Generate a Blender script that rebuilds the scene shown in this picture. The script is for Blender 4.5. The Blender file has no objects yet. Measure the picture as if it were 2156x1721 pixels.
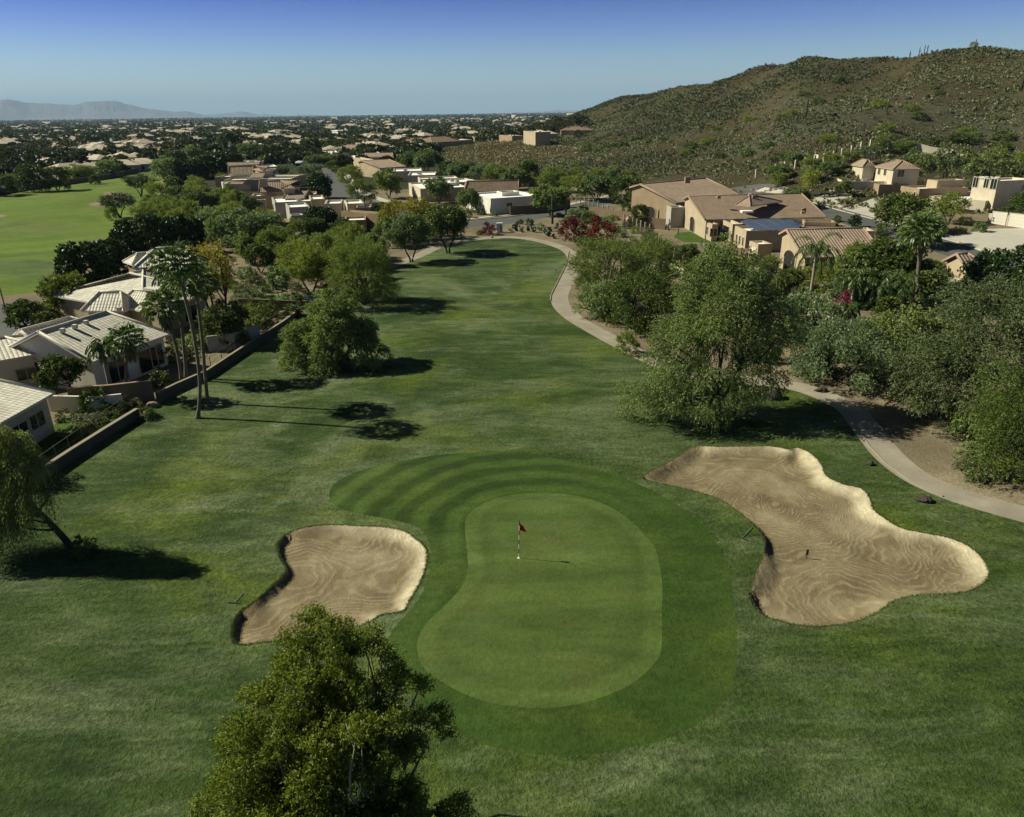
import bpy, math, random
import numpy as np
from mathutils import Vector, Matrix, Euler
from mathutils.geometry import delaunay_2d_cdt
R = math.radians
random.seed(7)
C = bpy.context.scene.collection
sc = bpy.context.scene
# ---------------------------------------------------------------- camera
F = 1540.0; UW = 2156.0; VH = 1721.0; CAMZ = 21.1; PITCH = 22.0; ROLL = -0.8
cam = bpy.data.cameras.new('camera'); camo = bpy.data.objects.new('camera', cam); C.objects.link(camo)
cam.sensor_fit = 'HORIZONTAL'; cam.sensor_width = 36; cam.lens = 36*F/UW
cam.clip_start = 0.5; cam.clip_end = 120000
CM = Matrix.Rotation(R(90-PITCH), 4, 'X') @ Matrix.Rotation(R(ROLL), 4, 'Z')
camo.matrix_world = Matrix.Translation((0, 0, CAMZ)) @ CM
sc.camera = camo
CR = np.array(CM.to_3x3())
# ---------------------------------------------------------------- light
SUN_EL, SUN_AZ = 38.0, -78.0        # azimuth measured from +Y towards +X
sd = Vector((math.sin(R(SUN_AZ))*math.cos(R(SUN_EL)), math.cos(R(SUN_AZ))*math.cos(R(SUN_EL)), math.sin(R(SUN_EL))))
sl = bpy.data.lights.new('sun', 'SUN'); sl.energy = 5.0; sl.angle = R(0.5); sl.color = (1.0, 0.955, 0.74)
so = bpy.data.objects.new('sun', sl); C.objects.link(so); so.rotation_euler = sd.to_track_quat('Z', 'Y').to_euler(); so.location = (-60, 0, 80)
w = bpy.data.worlds.new('World'); sc.world = w; w.use_nodes = True
nt = w.node_tree; nt.nodes.clear()
out = nt.nodes.new('ShaderNodeOutputWorld'); bg = nt.nodes.new('ShaderNodeBackground'); sky = nt.nodes.new('ShaderNodeTexSky')
sky.sky_type = 'NISHITA'; sky.sun_disc = False; sky.sun_elevation = R(SUN_EL); sky.sun_rotation = R(SUN_AZ)
sky.air_density = 1.0; sky.dust_density = 0.6; sky.ozone_density = 3.0; sky.altitude = 400
bg.inputs[1].default_value = 0.085
tc = nt.nodes.new('ShaderNodeTexCoord'); sx = nt.nodes.new('ShaderNodeSeparateXYZ'); nt.links.new(tc.outputs['Generated'], sx.inputs[0])
rp = nt.nodes.new('ShaderNodeValToRGB'); mx = nt.nodes.new('ShaderNodeMixRGB'); mx.blend_type = 'MULTIPLY'; mx.inputs[0].default_value = 1
nt.links.new(sx.outputs[2], rp.inputs[0]); nt.links.new(sky.outputs[0], mx.inputs[1]); nt.links.new(rp.outputs[0], mx.inputs[2])
nt.links.new(mx.outputs[0], bg.inputs[0]); nt.links.new(bg.outputs[0], out.inputs[0])
# the clear desert sky: pale at the horizon, saturated blue a few degrees up
SKY = [(0.0, (0.78, 0.90, 0.80)), (0.028, (0.72, 0.84, 0.86)), (0.062, (0.56, 0.67, 0.88)), (0.096, (0.29, 0.39, 0.84)), (0.130, (0.08, 0.16, 0.62)), (0.3, (0.08, 0.105, 0.18)), (1.0, (0.12, 0.135, 0.14))]
el = rp.color_ramp.elements
while len(el) < len(SKY): el.new(0.5)
for e, (p, c) in zip(el, SKY): e.position = p; e.color = (*c, 1)
sc.view_settings.view_transform = 'Standard'; sc.view_settings.look = 'None'; sc.view_settings.gamma = 1
sc.view_settings.exposure = 0.60
sc.render.engine = 'CYCLES'
cy = sc.cycles; cy.max_bounces = 5; cy.diffuse_bounces = 2; cy.glossy_bounces = 2; cy.transmission_bounces = 3; cy.transparent_max_bounces = 6; cy.volume_bounces = 0
cy.use_denoising = True; cy.caustics_reflective = False; cy.caustics_refractive = False
# ---------------------------------------------------------------- pixel <-> world helpers (2156 x 1721 frame)
def ray(u, v):
    l = np.array([(u-UW/2)/F, (VH/2-v)/F, -1.0]); d = CR @ l
    return d/np.linalg.norm(d)
def P(uv, z):
    d = ray(*uv); t = (z-CAMZ)/d[2]
    return np.array([d[0]*t, d[1]*t, z])
def Zat(u, v, dist):
    d = ray(u, v); return CAMZ + dist*d[2]/math.hypot(d[0], d[1])
def proj(p):
    q = CR.T @ (np.array(p)-np.array([0, 0, CAMZ])); return (UW/2+F*q[0]/-q[2], VH/2-F*q[1]/-q[2])
def crop(x0, y0, s): return lambda x, y: ((x0+x/s)/1.18738, (y0+y/s)/1.18738)
K1 = crop(0, 200, 2.3956); K2 = crop(800, 200, 2.3956); K3 = crop(1660, 200, 2.3956); K4 = crop(0, 550, 2.3956)
K13 = crop(1300, 450, 2.3956); K18 = crop(1800, 400, 2.8368); KC = crop(450, 380, 4.312)
_rs = np.random.RandomState(3); _L = _rs.rand(256, 256)
def vnoise(x, y):
    x = np.asarray(x, float); y = np.asarray(y, float)
    xi = np.floor(x).astype(int); yi = np.floor(y).astype(int); fx = x-xi; fy = y-yi
    fx = fx*fx*(3-2*fx); fy = fy*fy*(3-2*fy)
    g = lambda a, b: _L[a & 255, b & 255]
    return (g(xi, yi)*(1-fx)+g(xi+1, yi)*fx)*(1-fy)+(g(xi, yi+1)*(1-fx)+g(xi+1, yi+1)*fx)*fy-0.5
def fbm(x, y, o=4): return sum(vnoise(x*2**i+i*17, y*2**i+i*31)/2**i for i in range(o))
# ---------------------------------------------------------------- terrain: flat course, desert hill on the right
PROF = {900: [(0, 0)], 1000: [(310, 0), (420, 318, 1), (600, 1), (900, 0)],
 1123: [(250, 0), (330, 335, 1), (430, 299, 1), (485, 287, 1), (600, 6), (900, 0)],
 1222: [(250, 0), (330, 335, 1), (480, 284, 1), (750, 230, 1), (1000, 8), (1400, 0)],
 1306: [(245, 0), (330, 325, 1), (450, 270, 1), (700, 204, 1), (1000, 12), (1500, 0)],
 1432: [(125, 0), (160, 0.6), (235, 1.5), (300, 335, 1), (420, 262, 1), (620, 177, 1), (1000, 15), (1500, 0)],
 1600: [(120, 0), (150, 1.3), (185, 2.2), (215, 375, 1), (260, 335, 1), (330, 270, 1), (420, 192, 1), (500, 128, 1), (900, 20), (1500, 0)],
 1680: [(120, 0), (150, 1.5), (175, 2.8), (200, 352, 1), (250, 302, 1), (340, 215, 1), (450, 114, 1), (900, 20), (1500, 0)],
 1760: [(120, 0), (150, 1.5), (175, 3), (200, 340, 1), (250, 295, 1), (340, 212, 1), (440, 122, 1), (900, 20), (1500, 0)],
 1850: [(120, 0), (150, 1.5), (178, 3.2), (205, 322, 1), (240, 300, 1), (330, 210, 1), (430, 123, 1), (900, 20), (1500, 0)],
 1961: [(120, 0), (150, 1.5), (190, 3.5), (215, 335, 1), (250, 305, 1), (330, 200, 1), (400, 94, 1), (900, 20), (1500, 0)],
 2060: [(115, 0), (150, 1.5), (190, 4), (220, 338, 1), (255, 308, 1), (325, 208, 1), (390, 101, 1), (900, 20), (1500, 0)],
 2156: [(110, 0), (150, 1.5), (190, 4), (225, 345, 1), (260, 310, 1), (320, 220, 1), (380, 106, 1), (900, 20), (1500, 0)],
 2700: [(110, 0), (150, 1.5), (190, 4), (380, 52), (900, 20), (1500, 0)]}
DG = np.arange(0, 1601, 5.0); AZ = np.arange(-1.0, 58.0, 0.5); rows = []; paz = []
for u, pts in sorted(PROF.items()):
    r0 = ray(u, 200); paz.append(math.degrees(math.atan2(r0[0], r0[1])))
    rows.append(np.interp(DG, [p[0] for p in pts], [p[1] if len(p) == 2 else Zat(u, p[1], p[0]) for p in pts]))
AZ = np.arange(paz[0]-1, paz[-1]+1, 0.5); rows = np.array(rows)
ZT = np.array([np.interp(AZ, paz, rows[:, j]) for j in range(len(DG))]).T
for _ in range(2):
    ZT[:, 1:-1] = (ZT[:, :-2]+2*ZT[:, 1:-1]+ZT[:, 2:])/4; ZT[1:-1] = (ZT[:-2]+2*ZT[1:-1]+ZT[2:])/4
def T(x, y):
    x = np.asarray(x, float); y = np.asarray(y, float)
    d = np.hypot(x, y); az = np.degrees(np.arctan2(x, y))
    a = np.clip((az-AZ[0])/0.5, 0, len(AZ)-1.001); b = np.clip(d/5.0, 0, len(DG)-1.001)
    ai = a.astype(int); bi = b.astype(int); fa = a-ai; fb = b-bi
    z = (ZT[ai, bi]*(1-fb)+ZT[ai, bi+1]*fb)*(1-fa)+(ZT[ai+1, bi]*(1-fb)+ZT[ai+1, bi+1]*fb)*fa
    z = np.where(az < AZ[0], 0, z); z = np.where(d > 1590, 0, z)
    k = np.clip((z-3)/12, 0, 1)
    z = z + k*(fbm(x/35, y/35)*3.2+fbm(x/9+5, y/9, 3)*1.0) - k*0.6
    near = np.clip((230-d)/60, 0, 1)
    return z + near*(0.15*vnoise(x/15+3.3, y/15+1.7)+0.06*vnoise(x/5, y/5))
def G(u, v):
    d = ray(u, v); h = math.hypot(d[0], d[1])
    t = np.geomspace(8, 60000, 1500); x = d[0]*t/h; y = d[1]*t/h; z = CAMZ+d[2]*t/h
    s = np.where(z < T(x, y))[0]
    if len(s) == 0: t0 = 3000.0
    else:
        a, b = t[max(s[0]-1, 0)], t[s[0]]
        for _ in range(24):
            m = (a+b)/2
            if CAMZ+d[2]*m/h < float(T(d[0]*m/h, d[1]*m/h)): b = m
            else: a = m
        t0 = b
    X, Y = d[0]*t0/h, d[1]*t0/h
    return np.array([X, Y, float(T(X, Y))])
# ---------------------------------------------------------------- mesh + object helpers
def mesh(name, V, Fs, mats=(), smooth=False, rnd=None, mi=None, uv=None):
    me = bpy.data.meshes.new(name); V = np.asarray(V, np.float32).reshape(-1, 3)
    if isinstance(Fs, np.ndarray):
        n, k = Fs.shape; idx = Fs.ravel(); tot = np.full(n, k)
    else:
        n = len(Fs); tot = np.array([len(f) for f in Fs]); idx = np.array([i for f in Fs for i in f])
    me.vertices.add(len(V)); me.vertices.foreach_set('co', V.ravel())
    me.loops.add(len(idx)); me.loops.foreach_set('vertex_index', idx.astype(np.int32))
    me.polygons.add(n); me.polygons.foreach_set('loop_start', np.concatenate([[0], np.cumsum(tot)[:-1]]).astype(np.int32))
    if mi is not None: me.polygons.foreach_set('material_index', np.asarray(mi, np.int32))
    me.polygons.foreach_set('use_smooth', np.full(n, bool(smooth)))
    for m in mats: me.materials.append(m)
    if rnd is not None:
        a = me.attributes.new('rnd', 'FLOAT', 'POINT'); a.data.foreach_set('value', np.asarray(rnd, np.float32))
    if uv is not None:
        l = me.uv_layers.new(name='UVMap'); l.data.foreach_set('uv', np.asarray(uv, np.float32).ravel())
    me.update(calc_edges=True); me.validate(); return me
def tag(o, label=None, cat=None, group=None, kind=None):
    if label: o['label'] = label
    if cat: o['category'] = cat
    if group: o['group'] = group
    if kind: o['kind'] = kind
    return o
def obj(name, me, parent=None, loc=None):
    o = bpy.data.objects.new(name, me); C.objects.link(o)
    if parent is not None: o.parent = parent
    if loc is not None: o.location = loc
    return o
def empty(name, loc=(0, 0, 0), rz=0): 
    o = bpy.data.objects.new(name, None); C.objects.link(o); o.location = loc; o.rotation_euler = (0, 0, rz); o.empty_display_size = 0.5; return o
def join(parts):
    Vs, Fs, n = [], [], 0
    for V, Fc in parts:
        V = np.asarray(V, float).reshape(-1, 3); Vs.append(V); Fs += [[i+n for i in f] for f in Fc]; n += len(V)
    return np.vstack(Vs), Fs
def tube(pts, rad, k=6, cap=True):
    pts = np.asarray(pts, float); n = len(pts); rad = np.broadcast_to(rad, n); V = []
    for i in range(n):
        t = pts[min(i+1, n-1)]-pts[max(i-1, 0)]; t = t/(np.linalg.norm(t)+1e-9)
        a = np.cross(t, [0, 0, 1.0]) if abs(t[2]) < 0.95 else np.cross(t, [1.0, 0, 0]); a /= np.linalg.norm(a); b = np.cross(t, a)
        th = np.arange(k)*2*math.pi/k
        V.append(pts[i]+rad[i]*(np.outer(np.cos(th), a)+np.outer(np.sin(th), b)))
    V = np.vstack(V); Fc = [[i*k+j, i*k+(j+1) % k, (i+1)*k+(j+1) % k, (i+1)*k+j] for i in range(n-1) for j in range(k)]
    if cap: Fc += [list(range((n-1)*k, n*k)), list(range(k-1, -1, -1))]
    return V, Fc
def box(c, s, rz=0.0):
    V = np.array([[x, y, z] for z in (-.5, .5) for y in (-.5, .5) for x in (-.5, .5)])*np.array(s)
    ca, sa = math.cos(rz), math.sin(rz); V = V @ np.array([[ca, sa, 0], [-sa, ca, 0], [0, 0, 1]])+np.array(c)
    return V, [[0, 2, 3, 1], [4, 5, 7, 6], [0, 1, 5, 4], [2, 6, 7, 3], [0, 4, 6, 2], [1, 3, 7, 5]]
def spline(pts, n=5, closed=True):
    p = np.asarray(pts, float); m = len(p); o = []
    for i in range(m if closed else m-1):
        if closed: a, b, c, d = p[i-1], p[i], p[(i+1) % m], p[(i+2) % m]
        else: a, b, c, d = p[max(i-1, 0)], p[i], p[i+1], p[min(i+2, m-1)]
        for j in range(n):
            t = j/n; o.append(0.5*((2*b)+(-a+c)*t+(2*a-5*b+4*c-d)*t*t+(-a+3*b-3*c+d)*t**3))
    if not closed: o.append(p[-1])
    return np.array(o)
def inpoly(x, y, poly):
    x = np.asarray(x); y = np.asarray(y); r = np.zeros(x.shape, bool); n = len(poly)
    for i in range(n):
        x1, y1 = poly[i][0], poly[i][1]; x2, y2 = poly[(i+1) % n][0], poly[(i+1) % n][1]
        if y1 == y2: continue
        c = ((y1 > y) != (y2 > y)) & (x < (x2-x1)*(y-y1)/(y2-y1)+x1); r ^= c
    return r
def pdist(x, y, poly):           # distance to outline and outward direction of nearest edge
    best = np.full(x.shape, 1e9); nx = np.zeros(x.shape); ny = np.zeros(x.shape); n = len(poly)
    for i in range(n):
        a = poly[i]; b = poly[(i+1) % n]; ex, ey = b[0]-a[0], b[1]-a[1]; L = ex*ex+ey*ey+1e-12
        t = np.clip(((x-a[0])*ex+(y-a[1])*ey)/L, 0, 1); dx = x-(a[0]+t*ex); dy = y-(a[1]+t*ey); d = np.hypot(dx, dy)
        m = d < best; best = np.where(m, d, best); nx = np.where(m, -dx/(d+1e-9), nx); ny = np.where(m, -dy/(d+1e-9), ny)
    return best, nx, ny
# ---------------------------------------------------------------- materials
class M:
    def __init__(s, name, rough=0.85, spec=0.25):
        s.m = bpy.data.materials.new(name); s.m.use_nodes = True; s.t = s.m.node_tree; s.b = s.t.nodes['Principled BSDF']
        s.b.inputs['Roughness'].default_value = rough; s.b.inputs['Specular IOR Level'].default_value = spec
    def n(s, k, **kw):
        q = s.t.nodes.new(k)
        for a, b in kw.items(): setattr(q, a, b)
        return q
    def l(s, a, b): s.t.links.new(a, b)
    def pos(s, sc3=(1, 1, 1), obj_=False):
        mp = s.n('ShaderNodeMapping'); mp.inputs['Scale'].default_value = sc3
        if obj_: s.l(s.n('ShaderNodeTexCoord').outputs['Object'], mp.inputs[0])
        else: s.l(s.n('ShaderNodeNewGeometry').outputs['Position'], mp.inputs[0])
        return mp.outputs[0]
    def noise(s, vec, scale, detail=3, rough=0.55, dist=0.0):
        q = s.n('ShaderNodeTexNoise'); q.inputs['Scale'].default_value = scale; q.inputs['Detail'].default_value = detail
        q.inputs['Roughness'].default_value = rough; q.inputs['Distortion'].default_value = dist; s.l(vec, q.inputs['Vector']); return q.outputs[0]
    def ramp(s, fac, stops):
        q = s.n('ShaderNodeValToRGB'); e = q.color_ramp.elements
        while len(e) < len(stops): e.new(0.5)
        for a, (p, c) in zip(e, stops): a.position = p; a.color = (*c, 1) if len(c) == 3 else c
        s.l(fac, q.inputs[0]); return q.outputs[0]
    def mix(s, fac, a, b, mode='MIX'):
        q = s.n('ShaderNodeMixRGB', blend_type=mode)
        for k, v in ((0, fac), (1, a), (2, b)):
            if hasattr(v, 'is_linked'): s.l(v, q.inputs[k])
            else: q.inputs[k].default_value = v if k == 0 else (*v, 1)
        return q.outputs[0]
    def math(s, op, a, b=0.0):
        q = s.n('ShaderNodeMath', operation=op)
        for k, v in ((0, a), (1, b)):
            if hasattr(v, 'is_linked'): s.l(v, q.inputs[k])
            else: q.inputs[k].default_value = v
        return q.outputs[0]
    def bump(s, h, strength=0.5, dist=0.05):
        q = s.n('ShaderNodeBump'); q.inputs['Strength'].default_value = strength; q.inputs['Distance'].default_value = dist
        s.l(h, q.inputs['Height']); s.l(q.outputs[0], s.b.inputs['Normal']); return q
    def col(s, c): s.l(c, s.b.inputs['Base Color']) if hasattr(c, 'is_linked') else setattr(s.b.inputs['Base Color'], 'default_value', (*c, 1)); return s
def sc_(c, k): return tuple(min(1, x*k) for x in c)
def plain(name, c, rough=0.85, var=0.25, scale=1.2, bump=0.3, bs=14, bd=0.02, spec=0.25, obj_=False, metal=0.0):
    m = M(name, rough, spec); p = m.pos(obj_=obj_); n1 = m.noise(p, scale, 4)
    cc = m.ramp(n1, [(0.3, sc_(c, 1-var)), (0.7, sc_(c, 1+var*0.6))])
    n2 = m.noise(p, bs, 3); cc = m.mix(0.35, cc, m.ramp(n2, [(0.3, sc_(c, 0.8)), (0.7, sc_(c, 1.15))]))
    m.col(cc); m.b.inputs['Metallic'].default_value = metal
    if bump: m.bump(n2, bump, bd)
    return m.m
def stucco(name, c):
    m = M(name, 0.92, 0.15); p = m.pos(); n1 = m.noise(p, 0.5, 4); st = m.noise(m.pos((3.0, 3.0, 0.25)), 1.0, 3); n2 = m.noise(p, 22, 3)
    cc = m.ramp(n1, [(0.3, sc_(c, 0.86)), (0.7, sc_(c, 1.08))]); cc = m.mix(m.math('MULTIPLY', m.ramp(st, [(0.55, (0, 0, 0)), (0.75, (1, 1, 1))]), 0.25), cc, sc_(c, 0.62))
    m.col(cc); m.bump(n2, 0.35, 0.02); return m.m
def tile(name, c, dark=0.45, per=0.32, row=0.42, bd=0.07):
    m = M(name, 0.8, 0.3); uvn = m.n('ShaderNodeUVMap'); uvn.uv_map = 'UVMap'; s = m.n('ShaderNodeSeparateXYZ'); m.l(uvn.outputs[0], s.inputs[0])
    u = m.math('MULTIPLY', s.outputs[0], 1/per); v = m.math('MULTIPLY', s.outputs[1], 1/row)
    row_i = m.math('FLOOR', v); fv = m.math('SUBTRACT', v, row_i)
    barrel = m.math('ABSOLUTE', m.math('SINE', m.math('MULTIPLY', u, math.pi)))
    h = m.math('ADD', m.math('MULTIPLY', barrel, 0.65), m.math('MULTIPLY', m.math('SUBTRACT', 1.0, fv), 0.75))
    cell = m.n('ShaderNodeCombineXYZ'); m.l(m.math('FLOOR', u), cell.inputs[0]); m.l(row_i, cell.inputs[1])
    wn = m.n('ShaderNodeTexWhiteNoise'); wn.noise_dimensions = '2D'; m.l(cell.outputs[0], wn.inputs['Vector'])
    cc = m.ramp(wn.outputs['Value'], [(0, sc_(c, 0.78)), (0.5, c), (1, sc_(c, 1.18))])
    cc = m.mix(0.35, cc, m.ramp(m.noise(m.pos(), 0.35, 4), [(0.3, sc_(c, 0.7)), (0.7, sc_(c, 1.15))]))
    gap = m.ramp(barrel, [(0.12, (dark,)*3), (0.45, (1, 1, 1))]); lap = m.ramp(fv, [(0.0, (dark*1.1,)*3), (0.16, (1, 1, 1))])
    cc = m.mix(1.0, cc, gap, 'MULTIPLY'); cc = m.mix(1.0, cc, lap, 'MULTIPLY'); m.col(cc)
    m.bump(h, 0.9, bd); return m.m
def leafmat(name, c1, c2, dry=None, trans=0.3, rough=0.6):
    m = M(name, rough, 0.3); a = m.n('ShaderNodeAttribute'); a.attribute_name = 'rnd'; oi = m.n('ShaderNodeObjectInfo')
    st = [(0.0, c1), (0.8, c2)]
    if dry: st += [(0.93, dry)]
    cc = m.ramp(a.outputs['Fac'], st)
    cc = m.mix(1.0, cc, m.ramp(oi.outputs['Random'], [(0, (0.78, 0.8, 0.85)), (0.5, (1.0, 1.0, 0.95)), (1, (1.22, 1.12, 0.95))]), 'MULTIPLY')
    m.col(cc); tr = m.n('ShaderNodeBsdfTranslucent'); m.l(m.mix(1.0, cc, (1.2, 1.35, 0.6), 'MULTIPLY'), tr.inputs[0])
    ms = m.n('ShaderNodeMixShader'); ms.inputs[0].default_value = trans; m.l(m.b.outputs[0], ms.inputs[1]); m.l(tr.outputs[0], ms.inputs[2])
    m.l(ms.outputs[0], m.t.nodes['Material Output'].inputs[0]); return m.m
def grassmat(name, base, light, dark, yel, k=1.0, big=0.05, mow=None, und=0.0):
    m = M(name, 0.9, 0.12); p = m.pos(); st = m.pos((0.45, 1.0, 1.0)); mp = m.n('ShaderNodeMapping'); mp.inputs['Rotation'].default_value = (0, 0, R(35)); mp.inputs['Scale'].default_value = (0.35, 1.1, 1); m.l(m.n('ShaderNodeNewGeometry').outputs['Position'], mp.inputs[0]); dg = mp.outputs[0]
    a = m.noise(p, big, 6, 0.62, 1.2); b = m.noise(p, big*1.9, 5, 0.6, 0.5); c = m.noise(dg, 0.22, 6, 0.72, 0.6); e = m.noise(dg, 1.3, 4, 0.7); f = m.noise(p, 4.5, 4, 0.75); g = m.noise(p, 20.0, 2)
    cc = m.ramp(a, [(0.36, dark), (0.5, base), (0.62, light)])
    cc = m.mix(m.ramp(b, [(0.50, (0, 0, 0)), (0.64, (0.85,)*3)]), cc, yel)
    cc = m.mix(m.ramp(c, [(0.46, (0, 0, 0)), (0.68, (0.9*k,)*3)]), cc, light)
    cc = m.mix(m.ramp(m.noise(p, big*4.1, 5, 0.65, 0.4), [(0.50, (0, 0, 0)), (0.66, (0.7*k,)*3)]), cc, dark)
    cc = m.mix(0.8*k, cc, m.ramp(e, [(0.34, (0.66,)*3), (0.66, (1.32,)*3)]), 'MULTIPLY')
    cc = m.mix(0.85*k, cc, m.ramp(f, [(0.34, (0.58,)*3), (0.66, (1.38,)*3)]), 'MULTIPLY')
    if mow:
        at = m.n('ShaderNodeAttribute'); at.attribute_name = 'rnd'; sp = m.n('ShaderNodeSeparateXYZ'); m.l(p, sp.inputs[0])
        mk = m.math('MULTIPLY', m.ramp(m.math('MULTIPLY', m.math('SUBTRACT', sp.outputs[1], 30.5), .2), [(0.0, (0,)*3), (1, (1,)*3)]), m.ramp(m.math('MULTIPLY', m.math('SUBTRACT', 9.0, sp.outputs[0]), .12), [(0.0, (0,)*3), (1, (1,)*3)]))
        mk = m.math('ADD', m.math('MULTIPLY', mk, mow[0]), 0.06)
        cc = m.mix(mk, cc, m.ramp(m.math('FRACT', m.math('MULTIPLY', m.math('ADD', at.outputs['Fac'], m.math('MULTIPLY', m.noise(p, 0.25, 3), 1.2)), 1/mow[1])), mow[2]), 'MULTIPLY')
    m.col(cc); h = m.math('ADD', m.math('MULTIPLY', f, 1.0), m.math('MULTIPLY', g, 0.3)); h = m.math('ADD', h, m.math('MULTIPLY', e, 1.5))
    if und: h = m.math('ADD', h, m.math('MULTIPLY', m.noise(dg, 0.35, 4, 0.6), und))
    m.bump(h, 0.8*k, 0.17); return m
MG = {}
MG['lawn'] = grassmat('rough_grass', (0.048, 0.080, 0.019), (0.128, 0.156, 0.078), (0.024, 0.049, 0.011), (0.094, 0.126, 0.017), 1.0, 0.045, None, 4.0).m
MG['fringe'] = grassmat('fringe_grass', (0.034, 0.066, 0.011), (0.052, 0.088, 0.020), (0.025, 0.051, 0.009), (0.054, 0.084, 0.012), 0.6, 0.07,
    (0.8, 1.9, [(0.0, (0.72,)*3), (0.30, (0.72,)*3), (0.5, (1.42, 1.35, 1.4)), (0.80, (1.42, 1.35, 1.4)), (1.0, (0.72,)*3)])).m
gm = grassmat('green_turf', (0.063, 0.100, 0.021), (0.080, 0.118, 0.032), (0.052, 0.084, 0.019), (0.076, 0.096, 0.024), 0.42, 0.13); MG['green'] = gm.m
_p = gm.pos((0.12, 1.0, 1.0)); _s = gm.noise(_p, 0.55, 3, 0.6); _o = gm.b.inputs['Base Color'].links[0].from_socket
at = gm.n('ShaderNodeAttribute'); at.attribute_name = 'rnd'
_c = gm.mix(0.8, _o, gm.ramp(_s, [(0.38, (0.76, 0.80, 0.8)), (0.62, (1.15,)*3)]), 'MULTIPLY')
_c = gm.mix(1.0, _c, gm.ramp(at.outputs['Fac'], [(0.0, (1.08, 1.08, 1.1)), (0.10, (1.10, 1.10, 1.14)), (0.15, (0.90,)*3), (0.2, (0.90,)*3), (0.26, (1, 1, 1))]), 'MULTIPLY'); gm.col(_c)
MG['fair2'] = grassmat('sunny_fairway_grass', (0.090, 0.145, 0.016), (0.130, 0.185, 0.026), (0.048, 0.080, 0.014), (0.120, 0.135, 0.036), 0.6, 0.022).m
MG['yard'] = grassmat('yard_lawn', (0.05, 0.095, 0.014), (0.06, 0.11, 0.018), (0.036, 0.07, 0.01), (0.05, 0.085, 0.013), 0.6, 0.3).m
def sandmat():
    m = M('raked_sand', 0.95, 0.1); p = m.pos(); d = m.noise(p, 0.45, 3); at = m.n('ShaderNodeAttribute'); at.attribute_name = 'rnd'
    vor = m.n('ShaderNodeTexVoronoi'); vor.feature = 'SMOOTH_F1'; vor.inputs['Scale'].default_value = 0.16; vor.inputs['Smoothness'].default_value = 0.45
    va = m.n('ShaderNodeVectorMath', operation='ADD'); m.l(p, va.inputs[0]); q = m.n('ShaderNodeCombineXYZ'); m.l(m.math('MULTIPLY', d, 2.6), q.inputs[0]); m.l(m.math('MULTIPLY', m.noise(p, 0.3, 2), 3.0), q.inputs[1]); m.l(q.outputs[0], va.inputs[1]); m.l(va.outputs[0], vor.inputs['Vector'])
    wv = m.math('SINE', m.math('MULTIPLY', vor.outputs['Distance'], 185.0)); f = m.noise(p, 9, 4, 0.7); f2 = m.noise(p, 2.0, 4, 0.6)
    cc = m.ramp(m.noise(p, 0.35, 4, 0.6), [(0.34, (0.120, 0.092, 0.053)), (0.5, (0.180, 0.145, 0.086)), (0.66, (0.245, 0.204, 0.130))])
    cc = m.mix(0.5, cc, m.ramp(f, [(0.3, (0.72,)*3), (0.7, (1.22,)*3)]), 'MULTIPLY')
    cc = m.mix(at.outputs['Fac'], cc, m.ramp(f2, [(0.3, (0.38, 0.325, 0.215)), (0.7, (0.60, 0.54, 0.39))]))
    amp = m.math('MULTIPLY', wv, m.ramp(f2, [(0.35, (0.15,)*3), (0.6, (1, 1, 1))]))
    cc = m.mix(m.math('MULTIPLY', m.ramp(amp, [(0.0, (0,)*3), (1.0, (1,)*3)]), 0.42), cc, (0.36, 0.30, 0.20)); h = m.math('ADD', m.math('MULTIPLY', amp, 0.12), m.math('ADD', m.math('MULTIPLY', f, 1.0), m.math('MULTIPLY', f2, 1.4)))
    m.col(cc); m.bump(h, 0.65, 0.06); return m.m
MG['sand'] = sandmat()
MG['path'] = plain('cart_path_concrete', (0.27, 0.24, 0.19), 0.9, 0.35, 0.45, 0.3, 9)
MG['kerb'] = plain('pale_concrete', (0.42, 0.40, 0.34), 0.9, 0.12, 0.6, 0.2, 20)
MG['road'] = plain('asphalt', (0.085, 0.088, 0.085), 0.9, 0.18, 0.25, 0.2, 30)
def desert():
    m = M('desert_gravel', 0.95, 0.1); p = m.pos(); a = m.noise(p, 0.12, 5, 0.65); f = m.noise(p, 5, 4, 0.75)
    cc = m.ramp(a, [(0.3, (0.13, 0.105, 0.068)), (0.55, (0.20, 0.165, 0.11)), (0.75, (0.32, 0.27, 0.18))]); cc = m.mix(0.7, cc, m.ramp(f, [(0.3, (0.6,)*3), (0.7, (1.25,)*3)]), 'MULTIPLY')
    m.col(cc); m.bump(f, 0.6, 0.15); return m.m
MG['desert'] = desert()
def subm():
    m = M('suburb_soil', 0.95, 0.1); p = m.pos(); a = m.noise(p, 0.012, 5, 0.7); f = m.noise(p, 0.11, 4, 0.8)
    cc = m.ramp(a, [(0.35, (0.022, 0.030, 0.014)), (0.6, (0.04, 0.044, 0.022)), (0.8, (0.08, 0.07, 0.045))]); cc = m.mix(0.8, cc, m.ramp(f, [(0.35, (0.4,)*3), (0.7, (1.5,)*3)]), 'MULTIPLY')
    m.col(cc); return m.m
MG['plain'] = subm()
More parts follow.
